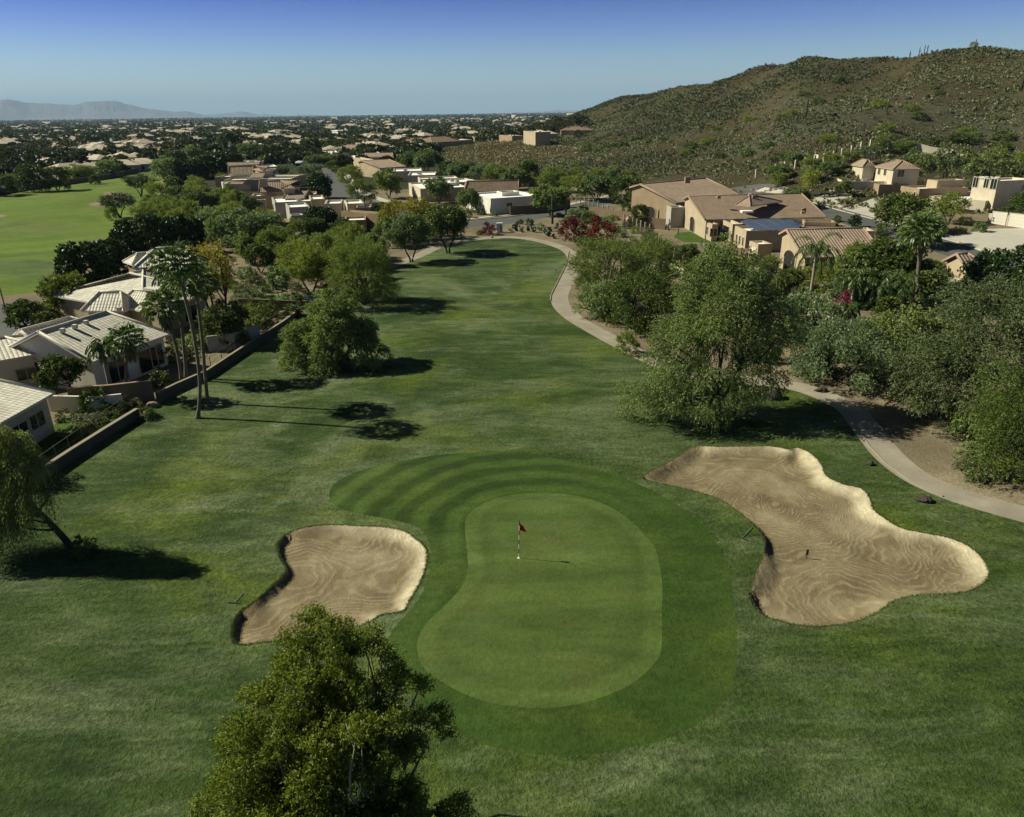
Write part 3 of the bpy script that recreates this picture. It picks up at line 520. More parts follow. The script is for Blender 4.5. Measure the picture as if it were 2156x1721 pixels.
for k_, sty_, z_, sp_ in (('mesq', 'mesq', .2, (.28, .5)), ('grey', 'grey', .12, (.28, .5)), ('palo', 'palo', .12, (.28, .5)), ('ficus', 'ficus', .03, (.24, .38)), ('leafy', 'leafy', .12, (.26, .46)), ('yell', 'yell', .2, (.26, .46)), ('lime', 'lime', .2, (.22, .4)), ('dark', 'dark', .35, (.28, .5))):
    for s_ in range(3): template(k_, sty_, {'lime': 4000, 'ficus': 12000}.get(k_, 9000), 90 if k_ == 'ficus' else 34, z_, 1.12 if k_ in ('palo', 'grey') else 1.25, 100+s_*7+len(k_), spread=sp_)
for s_ in range(3): template('airy', 'mesq', 3000, 34, .3, 1.2, 400+s_, mat='mesqy', spread=(.2, .36))
for k_, sty_ in (('s_mesq', 'mesq'), ('s_grey', 'grey'), ('s_palo', 'palo'), ('s_ficus', 'ficus'), ('s_leafy', 'leafy'), ('s_red', 'red'), ('s_brush', 'brush'), ('s_mag', 'mag'), ('s_lime', 'lime')):
    for s_ in range(2): template(k_, sty_, 2600, 16, 0.0, .62, 200+s_*5+len(k_), H=1.6, Rr=1.1, trunk=False, spread=(.3, .55))
for k_, sty_ in (('f_leafy', 'leafy'), ('f_ficus', 'ficus'), ('f_mesq', 'mesq')):
    for s_ in range(3): template(k_, sty_, 2600, 20, 0.05, 1.9, 300+s_*5+len(k_), trunk=False, mat='far')
def plant(base, vtop, hw, sty, label, group=None, name='tree', cat='tree', rz=None, B=None, HR=None):
    if B is None: B, H, Rr = size_px(base, vtop, hw)
    else: H, Rr = HR
    cm, tm, TH, TR = random.choice(TPL[sty]); S = (Rr/TR, Rr/TR, H/TH); rz = random.uniform(0, 6.28) if rz is None else rz
    if tm is None:
        o = obj(name, cm, None, B); o.rotation_euler = (0, 0, rz); o.scale = S; return tag(o, label, cat, group)
    e = empty(name, B, rz); e.scale = S; tag(e, label, cat, group); obj('crown', cm, e); obj('trunk', tm, e); return e
# palms
def fan_leaf(rs, o, d, L, rad, blades=15, droop=.35):
    d = unit(np.array(d)); s = np.cross(d, [0, 0, 1.0]); s = s/(np.linalg.norm(s)+1e-6); hub = o+d*L; parts = []; cs = []; ds = []; Ls = []
    for b in np.linspace(-1.25, 1.25, blades):
        q = unit(d*math.cos(b)+s*math.sin(b)+np.array([0, 0, -.08])); cs.append(hub+q*rad*.30); ds.append(q); Ls.append(rad*.62)
        q2 = unit(q+[0, 0, -droop*2.2]); cs.append(hub+q*rad*.58+q2*rad*.2); ds.append(q2); Ls.append(rad*.42)
    return np.array(cs), np.array(ds), np.array(Ls), (o, hub)
def fan_palm(name, base, path_px, label, group, rad=1.0, nf=34, skirt=0, trunk_r=(.19, .11), vary=0):
    NSEED[0] += 1; rs = np.random.RandomState(NSEED[0]); B = G(*base); d0 = math.hypot(B[0], B[1]); pts = []
    for (u, v) in [base]+list(path_px): r = ray(u, v); h = math.hypot(r[0], r[1]); t = d0/h*(1+vary*len(pts)); pts.append(np.array([r[0]*t, r[1]*t, CAMZ+r[2]*t])-B)
    pts[0][2] = -.2; q = spline(pts, 5, False); e = empty(name, B); tag(e, label, 'palm tree', group)
    rr = np.linspace(trunk_r[0]*.72, trunk_r[1], len(q)); rr[0] = trunk_r[0]*1.25; rr[1] = trunk_r[0]; V, Fc = tube(q, rr, 9); obj('trunk', mesh('trunk', V, Fc, [MG['palmbark']], smooth=True), e)
    top = q[-1]; C_, D_, L_ = [], [], []; pet = []
    for i in range(nf):
        a = i*2.39996+rs.uniform(-.2, .2); el = math.asin(np.clip(1-1.45*(i+.5)/nf, -1, 1)); d = np.array([math.cos(a)*math.cos(el), math.sin(a)*math.cos(el), math.sin(el)])
        c, dd, ll, pe = fan_leaf(rs, top, d, rad*rs.uniform(.6, .9), rad*rs.uniform(.75, 1.05), droop=.3+.3*(el < 0)); C_.append(c); D_.append(dd); L_.append(ll); pet.append(tube([pe[0], pe[1]], [.03, .02], 4))
    Cn, Dn, Ln = np.vstack(C_), np.vstack(D_), np.concatenate(L_); V, Fq = leafq(Cn, Dn, Ln, Ln*.16+.03, rs); rn = np.repeat(rs.uniform(0, 1, len(Cn)), 4)
    PV, PF = join(pet); n0 = len(V); V = np.vstack([V, PV]); Fl = Fq.tolist()+[[i+n0 for i in f] for f in PF]; rn = np.concatenate([rn, np.full(len(PV), .6)])
    obj('crown', mesh('crown', V, Fl, [LM['palm']], rnd=rn), e)
    if skirt:
        n = int(150*skirt); a = rs.uniform(0, 6.28, n); z = -rs.uniform(0.1, 1.0, n)**.8*skirt; r = trunk_r[1]+rs.uniform(.05, .55, n)*(1-.5*(-z/skirt)); c = top+np.c_[np.cos(a)*r, np.sin(a)*r, z-.2]
        V, Fq = leafq(c, np.c_[np.cos(a)*.35, np.sin(a)*.35, -np.ones(n)], rs.uniform(.5, 1.0, n), .14, rs); obj('dead_frond_skirt', mesh('dead_frond_skirt', V, Fq, [LM['skirt']], rnd=np.repeat(rs.uniform(0, 1, n), 4)), e)
    return e
def queen_palm(name, base, top_px, label, group, fl=3.0, nf=15, yellow=False):
    NSEED[0] += 1; rs = np.random.RandomState(NSEED[0]); B = G(*base); d0 = math.hypot(B[0], B[1]); H = Zat(top_px[0], top_px[1], d0)-B[2]
    e = empty(name, B); tag(e, label, 'palm tree', group); q = spline([(0, 0, -.2), (.05, 0, H*.5), (0, .05, H)], 4, False); V, Fc = tube(q, np.linspace(.20, .13, len(q)), 8); obj('trunk', mesh('trunk', V, Fc, [MG['palebark']], smooth=True), e)
    top = np.array([0, .05, H]); parts = []; Cs, Ds, Ls = [], [], []
    for i in range(nf):
        a = i*2.4+rs.uniform(-.2, .2); el = R(80-75*(i+.5)/nf*1.25); L = fl*rs.uniform(.85, 1.1); p = [top.copy()]; d = np.array([math.cos(a)*math.cos(el), math.sin(a)*math.cos(el), math.sin(el)])
        for s in range(9): p.append(p[-1]+d*L/9); d = unit(d+[0, 0, -.24-.03*s])
        p = spline(p, 3, False); parts.append(tube(p, np.linspace(.035, .012, len(p)), 4))
        tg = unit(np.gradient(p, axis=0)); sdv = unit(np.cross(tg, [0, 0, 1.0]))
        for sg in (-1, 1):
            for j in range(3, len(p)):
                for _ in range(2):
                    dd = unit(sdv[j]*sg*.75+tg[j]*.4+np.array([0, 0, -.9])+rs.normal(size=3)*.12); l = .62*(1-.5*abs(j/len(p)-.45)); Cs.append(p[j]+dd*l/2+rs.normal(size=3)*.02); Ds.append(dd); Ls.append(l)
    Ls = np.array(Ls); V, Fq = leafq(np.array(Cs), np.array(Ds), Ls, .075, rs); rn = np.repeat(rs.uniform(0, 1, len(Ls)), 4); PV, PF = join(parts); n0 = len(V)
    obj('crown', mesh('crown', np.vstack([V, PV]), Fq.tolist()+[[i+n0 for i in f] for f in PF], [LM['yell' if yellow else 'palm']], rnd=np.concatenate([rn, np.full(len(PV), .7)])), e); return e
def saguaro_mesh(H, arms, seed):
    rs = np.random.RandomState(seed); r = .055*H**.6+.10; parts = [tube([(0, 0, -.3), (0, 0, H*.3), (0, 0, H*.8), (0, 0, H*.97), (0, 0, H)], [r*.85, r, r*.95, r*.7, r*.2], 10)]
    for i in range(arms):
        a = rs.uniform(0, 6.28) if i else 0.4; z = H*rs.uniform(.35, .6); c = np.array([math.cos(a), math.sin(a), 0]); l = H*rs.uniform(.2, .36); o = r*2.6
        parts.append(tube(spline([np.array([0, 0, z]), c*o*.7+[0, 0, z+.02*H], c*o+[0, 0, z+.10*H], c*o+[0, 0, z+l]], 4, False), np.r_[np.full(11, r*.66), [r*.5, r*.15]], 8))
    V, Fc = join(parts); return mesh('saguaro_cactus', V, Fc, [MG['saguaro']], smooth=True)
def pear_mesh(n, Rr, seed):
    rs = np.random.RandomState(seed); Vs, Fs, k, n0 = [], [], 9, 0; th = np.arange(k)*2*np.pi/k
    base = []
    for i in range(n):
        s = unit(rs.normal(size=3)*[1, 1, .2]); up = unit(np.array([rs.normal()*.5, rs.normal()*.5, 1.0])); s = unit(s-up*s.dot(up)); nn = np.cross(up, s); w_ = rs.uniform(.12, .17)
        if i < 5: p0_ = np.array([math.cos(i*1.26)*.11*(i > 0), math.sin(i*1.26)*.11*(i > 0), -.03])
        else: pb = base[rs.randint(max(0, i-9), i)]; p0_ = pb[0]+pb[1]*pb[2]*1.15+pb[3]*rs.uniform(-.5, .5)*pb[2]
        if p0_[2] > Rr: p0_ = base[i % 5][0]+base[i % 5][1]*base[i % 5][2]
        c = p0_+up*w_*1.2; base.append((c, up, w_, s)); ring = c+np.outer(np.cos(th)*w_, s)+np.outer(np.sin(th)*w_*1.35, up); Vs.append(np.vstack([ring+nn*.02, ring-nn*.02])); Fs += [[n0+j for j in range(k)], [n0+k+j for j in range(k-1, -1, -1)]]+[[n0+j, n0+k+j, n0+k+(j+1) % k, n0+(j+1) % k] for j in range(k)]; n0 += 2*k
    return mesh('prickly_pear', np.vstack(Vs), Fs, [LM['pad']], rnd=np.repeat(rs.uniform(0, 1, n), 2*k))
def agave_mesh(seed, Rr=.7):
    rs = np.random.RandomState(seed); n = 34; a = np.arange(n)*2.4; el = np.radians(np.linspace(12, 75, n)); d = np.c_[np.cos(a)*np.cos(el), np.sin(a)*np.cos(el), np.sin(el)]; V, Fq = leafq(d*Rr*.5+[0, 0, .1], d, Rr, .15, rs)
    return mesh('agave', V, Fq, [LM['grey']], rnd=np.repeat(rs.uniform(0, 1, n), 4))
def rock_mesh(s, seed, mat='rock', name='boulder'):
    rs = np.random.RandomState(seed); import bmesh; bm = bmesh.new(); bmesh.ops.create_icosphere(bm, subdivisions=3, radius=1.0); me = bpy.data.meshes.new(name)
    for v in bm.verts:
        c = v.co.copy(); k = 1+.55*float(vnoise(c.x*1.3+seed, c.y*1.3+c.z*1.1))+.22*float(vnoise(c.x*4+seed, c.y*4-c.z*3)); c *= k
        for pl in range(5):
            nn = Vector(unit(np.random.RandomState(seed*9+pl).normal(size=3)+[0, 0, .2])); dd = c.dot(nn)-.72
            if dd > 0: c -= nn*dd
        v.co = Vector((c.x*s[0], c.y*s[1], c.z*s[2]))
    bm.to_mesh(me); bm.free(); me.materials.append(MG[mat]); return me

tufts()
# ---------------------------------------------------------------- hero trees
hero((1502, 872), 508, 178, 'mesq', 'big grey-green mesquite tree beside the cart path above the large right bunker', n=150000, K=140, lsz=.48, r0=.30, forks=3, nl=40,
     lobes=[(.0, .1, .62, .60), (.05, .3, .84, .36), (-.45, .05, .42, .50), (.42, .1, .48, .50), (-.62, -.25, .20, .44), (-.15, -.35, .20, .46), (.38, -.2, .25, .42), (-.05, .35, .93, .26), (-.88, -.1, .13, .32), (.25, .3, .80, .34), (-.3, .3, .76, .34)])
hero((2085, 880), 596, 250, 'mesq', 'wide spreading mesquite with dark limbs on the sandy bank right of the cart path', n=150000, K=140, lsz=.50, r0=.34, forks=3, nl=60, z0=.3, mat='mesqy', spread=(.2, .4),
     lobes=[(0, 0, .62, .50), (-.55, 0, .42, .42), (.5, 0, .55, .5), (-.15, .3, .80, .36), (.35, .2, .82, .36), (-.72, -.1, .25, .28), (-.35, -.3, .36, .36), (.25, -.3, .45, .38), (.9, .0, .5, .4), (-.5, -.35, .14, .26), (-.1, -.5, .18, .32), (.35, -.45, .16, .32), (-.85, .1, .12, .2)])
hero((2200, 1010), 775, 185, 'palo', 'dark olive feathery tree hanging over the cart path at the right edge', n=60000, K=60, lsz=.6, z0=.06, r0=.2, mat='leafy')
hero((2105, 655), 505, 105, 'ficus', 'dense dark green ficus tree rising behind the spreading mesquite', n=26000, K=60, lsz=1.0, z0=.02, spread=(.2, .36))
hero((2180, 700), 520, 90, 'ficus', 'dense dark ficus cut off by the right edge of the picture', n=16000, K=50, lsz=1.1, z0=.02, spread=(.2, .36))
hero((1762, 800), 664, 105, 'grey', 'low grey-green palo verde beside the dark boulder and the cart path', n=26000, K=36, lsz=.7, z0=.05, forks=3)
hero((1880, 770), 650, 92, 'mesq', 'round mesquite between the low palo verde and the spreading mesquite', n=22000, K=34, lsz=.75, z0=.05)
hero((1985, 775), 645, 90, 'mesq', 'mesquite in the thicket under the tall fan palm', n=20000, K=34, lsz=.75, z0=.1, mat='mesqy', spread=(.2, .38))
hero((1690, 705), 610, 70, 'grey', 'pale shrubby palo verde behind the big grey-green mesquite', n=12000, K=28, lsz=.8, z0=.04)
hero((1282, 640), 490, 92, 'palo', 'feathery green palo verde thicket beside the cart path bend', n=30000, K=44, lsz=.85, z0=.03, forks=3)
hero((1372, 610), 486, 70, 'palo', 'bright yellow-green palo verde below the post and rail fence', n=20000, K=36, lsz=.85, z0=.03, forks=3)
hero((1352, 690), 560, 88, 'leafy', 'dark leafy shrub tree in front of the palo verde thicket', n=20000, K=40, lsz=.8, z0=.02)
hero((1262, 668), 590, 60, 'grey', 'low grey palo verde at the sandy edge of the cart path', n=13000, K=26, lsz=.75, z0=.02)
hero((705, 768), 612, 118, 'mesq', 'wide low mesquite spreading over the left side of the fairway', n=80000, K=80, lsz=.58, z0=.04, r0=.28, forks=4, nl=34,
     lobes=[(0, 0, .55, .52), (-.5, 0, .40, .45), (.5, 0, .42, .45), (-.1, .2, .78, .38), (.25, .2, .72, .3), (-.65, -.2, .18, .36), (-.1, -.3, .2, .45), (.62, -.2, .2, .36), (.9, 0, .14, .2)])
hero((770, 640), 495, 84, 'palo', 'tall round olive green tree on the left of the fairway', n=42000, K=50, lsz=.75, z0=.02, mat='palo', forks=3)
hero((655, 620), 510, 68, 'palo', 'soft green tree with a dark forked trunk behind the back yard pool', n=24000, K=40, lsz=.85, z0=.18)
hero((592, 637), 558, 28, 'grey', 'small slim tree at the edge of the bright back yard lawn', n=5000, K=16, lsz=.8, z0=.3, r0=.08)
hero((944, 533), 428, 60, 'mesq', 'tall dark tree with a leaning forked trunk at the far end of the fairway', n=22000, K=44, lsz=1.0, z0=.3, r0=.24, forks=2, bark='bark', mat='leafy')
hero((866, 552), 442, 50, 'mesq', 'dark tree left of the leaning forked tree', n=16000, K=34, lsz=1.0, z0=.25, mat='mesq')
hero((850, 510), 415, 60, 'yell', 'yellowing tree behind the dark trees at the end of the fairway', n=18000, K=38, lsz=1.0, z0=.15)
hero((905, 500), 420, 36, 'yell', 'narrow yellow-green tree touching the leaning forked tree', n=9000, K=24, lsz=1.0, z0=.15)
hero((465, 712), 503, 64, 'lime', 'half bare tree with dark branches showing behind the tall palms', n=7500, K=44, lsz=.9, z0=.35, r0=.26, forks=3, nl=44, mat='yell')
hero((482, 728), 632, 50, 'leafy', 'bright green bushy tree against the garden wall behind the tall palms', n=16000, K=34, lsz=.8, z0=.03)
hero((152, 668), 575, 56, 'leafy', 'olive round tree beside the left hand street', n=16000, K=32, lsz=1.0, z0=.15, mat='fore')
hero((62, 690), 628, 42, 'leafy', 'lower dark tree beside the left hand street', n=8000, K=22, lsz=1.0, z0=.08)
hero((160, 845), 742, 46, 'leafy', 'dark garden tree leaning beside the white house wall', n=9000, K=26, lsz=.8, z0=.35, r0=.12, forks=1, lean=(-.4, 0))
hero((158, 1160), 880, 98, 'weep', 'leaning pepper tree with drooping foliage at the left edge of the lawn', n=85000, K=60, lsz=.72, r0=.22, forks=1, nl=26, mat='mesqy', bark='bark',
     lobes=[(-.62, -.1, .90, .42), (-.30, -.2, .72, .40), (-.28, -.3, .52, .36), (-.9, -.1, .66, .5), (-1.5, 0, .60, .55), (-.80, -.3, .40, .42), (-1.35, -.3, .34, .44), (-1.9, .1, .52, .55), (-1.05, .1, .82, .42)], path=[(0, 0, -.03), (-.2, 0, .13), (-.5, -.05, .34), (-.85, -.1, .54)])
hero((20, 1010), 875, 55, 'weep', 'shaggy palm-like garden tree behind the leaning pepper tree', n=9000, K=20, lsz=.9, mat='palm', z0=.1)
hero((725, 1835), 1305, 270, 'fore', 'large feathery bright green tree at the bottom of the picture', n=270000, K=150, lsz=.56, r0=.20, forks=4, nl=60, bark='palebark', z0=.1,
     lobes=[(-.1, .55, .84, .26), (.12, .55, .80, .22), (-.35, .45, .68, .30), (.1, .35, .62, .36), (-.55, .1, .50, .40), (.0, .0, .55, .46), (.42, .15, .45, .36), (-.75, -.25, .32, .36), (-.25, -.3, .38, .50), (.35, -.3, .32, .44), (.72, .0, .25, .30), (.8, .28, .5, .12), (-.2, -.75, .25, .5), (.5, -.7, .22, .45), (-.7, -.7, .2, .4), (-.15, .25, .72, .34), (.3, .0, .62, .34), (-.3, -.1, .60, .38), (.75, -.35, .35, .36), (.55, .3, .55, .28), (-.3, .62, .74, .26), (.28, .60, .72, .26), (0, .5, .74, .34), (-.55, .45, .60, .26), (-.12, .72, .80, .22), (.55, .5, .62, .22)], HR=(8.6, 3.8))
# ---------------------------------------------------------------- palms
fan_palm('fan_palm', (415, 881), [(421, 815), (413, 735), (397, 655), (370, 560)], 'tallest fan palm in the cluster, its trunk flaring on the lawn nearest the camera', 'fan palms by the garden wall', rad=1.25)
fan_palm('fan_palm', (437, 848), [(431, 780), (424, 700), (410, 594)], 'fan palm with its base on the lawn just behind the tallest one', 'fan palms by the garden wall', rad=1.3, skirt=.8)
fan_palm('fan_palm', (382, 800), [(374, 745), (362, 700), (345, 648)], 'shortest fan palm of the cluster, wearing a brown skirt of dead fronds', 'fan palms by the garden wall', rad=1.25, skirt=1.6)
fan_palm('fan_palm', (392, 796), [(385, 710), (377, 650), (373, 603)], 'thin fan palm between the others, standing inside the garden wall', 'fan palms by the garden wall', rad=1.05)
queen_palm('feather_palm', (236, 836), (221, 728), 'slim feather palm with drooping fronds in front of the grey tiled roof', 'palms in the walled garden', fl=1.7, nf=12)
fan_palm('fan_palm', (264, 845), [(265, 790), (267, 718)], 'stout fan palm with a brown skirt in front of the grey tiled roof', 'palms in the walled garden', rad=1.05, skirt=1.3)
fan_palm('fan_palm', (1927, 652), [(1932, 590), (1940, 492)], 'tall fan palm standing alone in front of the right hand street', 'palms on the right', rad=1.7, nf=44, skirt=1.8, trunk_r=(.34, .2))
queen_palm('feather_palm', (1703, 640), (1700, 528), 'feather palm with a yellow frond in front of the pink tiled roof', 'palms on the right', fl=3.6, nf=16)
for b_, t_, f_, l_ in (((1790, 650), (1800, 590), 2.6, 'drooping feather palm right of the one before the pink tiled roof'), ((1846, 655), (1851, 603), 2.4, 'drooping feather palm between two others in the shady yard'), ((1895, 660), (1888, 598), 2.4, 'drooping feather palm left of the tall fan palm trunk'), ((1782, 690), (1781, 650), 1.6, 'small feather palm behind the low wall posts')):
    queen_palm('feather_palm', b_, t_, l_, 'palms on the right', fl=f_, nf=13)
# ---------------------------------------------------------------- mid-distance trees: (style, u, v base, v top, half width, label)
MID = [
 ('leafy',1860,612,492,85,'dark green tree covering the right end of the pink tiled roof'), ('leafy',1775,600,540,45,'olive tree before the pink tiled roof, left of the covering dark tree'), ('grey',1795,640,575,60,'grey-green tree in the shady yard under the pink roof'),
 ('leafy',1660,610,560,30,'small green shrub tree below the arched patio'), ('leafy',1895,490,398,60,'dark tree on the near kerb of the right hand street'), ('mesq',1935,520,440,50,'mesquite beside the dark tree on the near kerb'), ('lime',1996,472,405,42,'airy lime green tree in the gravel yard of the two storey house'),
 ('leafy',2160,470,398,52,'dark tree in front of the two storey house at the right edge'), ('mesq',1672,438,392,34,'small round mesquite on the kerb of the right hand street'), ('lime',1702,414,352,22,'tall lime green tree at the end of the right hand street'),
 ('mesq',1775,412,377,18,'thin young mesquite between the two driveways'), ('airy',1835,345,303,34,'mesquite behind the two storey house by the boundary posts'), ('airy',1915,400,312,42,'airy mesquite behind the flat brown house'), ('airy',1985,405,302,48,'tall airy mesquite behind the two storey house, left one of two'), ('airy',2060,410,305,60,'tall airy mesquite behind the two storey house, right one of two'), ('airy',2140,385,330,45,'mesquite below the pale retaining wall at the right edge'),
 ('grey',1500,610,510,50,'grey palo verde against the brown patio walls'), ('leafy',1445,560,510,32,'bright green garden bush below the brown adobe house'), ('grey',1575,640,560,45,'grey-green tree close behind the big mesquite'), ('leafy',1328,452,398,20,'green tree at the end of the post fence'), ('leafy',1345,480,425,22,'dark orange tree beside the clay pot in the fenced yard'),
 ('leafy',1320,430,364,42,'dense dark tree behind the post and rail fence'), ('mesq',1160,455,388,44,'airy mesquite in front of the long white house'), ('mesq',1255,425,368,44,'mesquite left of the dense dark tree behind the fence'), ('palo',1210,420,365,36,'palo verde at the foot of the hill behind the white house'),
 ('leafy',1000,452,395,10,'small tree at the corner of the long white house'), ('leafy',1100,440,415,16,'orange tree against the white house wall'), ('mesq',985,445,395,26,'small mesquite beside the parked car'), ('mesq',925,428,372,34,'mesquite in front of the flat roofed white houses'),
 ('mesq',1085,400,352,36,'dark tree at the foot of the hill behind the brown roof'), ('leafy',1115,392,332,26,'tall dark tree at the foot of the brushy slope'), ('palo',1045,392,345,32,'palo verde at the foot of the slope, left of the tall dark tree'), ('palo',1165,405,352,34,'yellow-green palo verde at the foot of the slope'), ('grey',1010,385,345,34,'grey-green tree at the lower end of the slope'), ('mesq',965,380,340,30,'small mesquite by the brown roofed houses'),
 ('mesq',900,368,312,34,'dark mesquite where the brushy slope begins'), ('mesq',862,362,318,26,'mesquite left of the one where the slope begins'), ('leafy',940,372,335,20,'round bush tree below the brushy slope'),
 ('ficus',676,418,360,28,'dense dark ficus at the bend of the middle street'), ('palo',738,392,348,32,'palo verde on the pavement side of the middle street'), ('palo',765,430,378,34,'round bright palo verde at the bend of the middle street'), ('mesq',820,418,355,35,'dark mesquite beside the bend of the middle street'), ('leafy',596,380,348,18,'green tree left of the motorhome'),
 ('mesq',665,352,325,22,'tree beside the end of the middle street'), ('mesq',700,350,322,24,'tree behind the kerb of the middle street'), ('leafy',640,450,418,16,'small tree between the flat white roofs'), ('grey',650,372,345,25,'grey tree behind the dark ficus'),
 ('ficus',683,492,430,40,'dark ficus in front of the stepped white house'), ('leafy',668,512,452,32,'green round tree in front of the dark ficus by the white house'), ('ficus',800,470,425,26,'dark tree behind the yellowing trees'), ('leafy',725,500,455,24,'tree at the front corner of the white roof'),
 ('grey',535,520,438,62,'broad grey-green palo verde below the stepped white house'), ('grey',450,505,437,46,'grey-green tree beside the lone cactus pole'), ('palo',740,548,468,46,'yellow-green tree between the round olive tree and the white house'), ('palo',600,545,475,40,'soft green tree under the broad grey palo verde'), ('leafy',550,575,505,38,'dark tree in the shade behind the half bare tree'), ('leafy',610,580,520,34,'dark tree at the back of the pool yard'), ('palo',690,560,490,40,'feathery tree left of the tall round olive tree'), ('mesq',790,560,490,34,'dark tree right behind the round olive tree'), ('mesq',820,520,455,32,'tree in the group behind the round olive tree'),
 ('ficus',192,592,502,58,'big dark ficus at the corner of the sunny fairway'), ('ficus',148,590,520,28,'dark ficus overhanging the practice green'), ('ficus',240,575,500,40,'dark ficus behind the far grey tiled roof'), ('ficus',278,545,458,40,'tall dark ficus in the clipped row, left end'), ('ficus',330,545,448,42,'tall dark ficus in the clipped row, second'), ('ficus',378,540,446,36,'tall dark ficus in the clipped row, third'), ('ficus',410,532,452,30,'tall dark ficus in the clipped row, right end'),
 ('palo',318,478,425,34,'yellow-green tree between the path and the clipped ficus row'), ('palo',365,480,418,34,'olive palo verde behind the clipped ficus row'), ('leafy',420,450,398,28,'garden tree below the tiled house in the middle'), ('palo',400,470,415,34,'palo verde among the garden trees above the ficus row'), ('palo',345,455,410,28,'palo verde next to the winding path'), ('leafy',440,440,400,20,'small tree beside the low white block'),
 ('dark',298,414,368,34,'umbrella shaped pine on the sunny fairway'), ('dark',253,459,407,42,'low dark acacia spreading on the sunny fairway'), ('palo',236,464,435,14,'small light green tree beside the low dark acacia'), ('grey',349,380,327,34,'grey-green tree where the sunny fairway narrows'), ('grey',232,374,333,30,'grey-green tree in front of the pale roofed row'),
 ('leafy',122,402,345,30,'dark tree on the edge of the sunny fairway, near the left'), ('leafy',70,404,338,32,'bushy dark tree left of the one on the fairway edge'), ('leafy',5,412,360,34,'dark tree at the left edge beyond the fairway'), ('palo',172,378,345,30,'green tree before the pale roofed row'), ('mesq',35,400,362,24,'small tree beside the dark tree at the left edge'), ('leafy',200,388,366,12,'tiny tree at the fairway edge'),
 ('leafy',370,412,368,24,'round olive tree beside the tiled houses, left one'), ('palo',416,410,370,27,'round golden tree beside the tiled houses, right one'), ('ficus',405,378,330,36,'dark hedge tree above the round olive trees'), ('ficus',450,374,320,36,'tall dark hedge tree behind the tiled roof'), ('ficus',488,368,318,30,'dark hedge tree behind the ridge of the tiled roof'), ('leafy',372,352,312,28,'tree beyond the end of the sunny fairway'),
 ('leafy',488,328,270,28,'tallest olive tree standing above the suburb'), ('grey',405,340,305,26,'pale tree beyond the dark hedge'), ('leafy',655,330,285,26,'big tree beyond the end of the middle street'), ('leafy',690,325,290,26,'dark big tree next to the one beyond the middle street'), ('leafy',720,325,288,26,'dark big tree behind the brown roofs'), ('leafy',570,335,300,26,'tree behind the tiled house row'), ('mesq',525,330,298,24,'tree behind the dark hedge trees')]
for s_, u_, vb_, vt_, hw_, l_ in MID: plant((u_, vb_), vt_, hw_, s_, l_, 'garden and street trees')
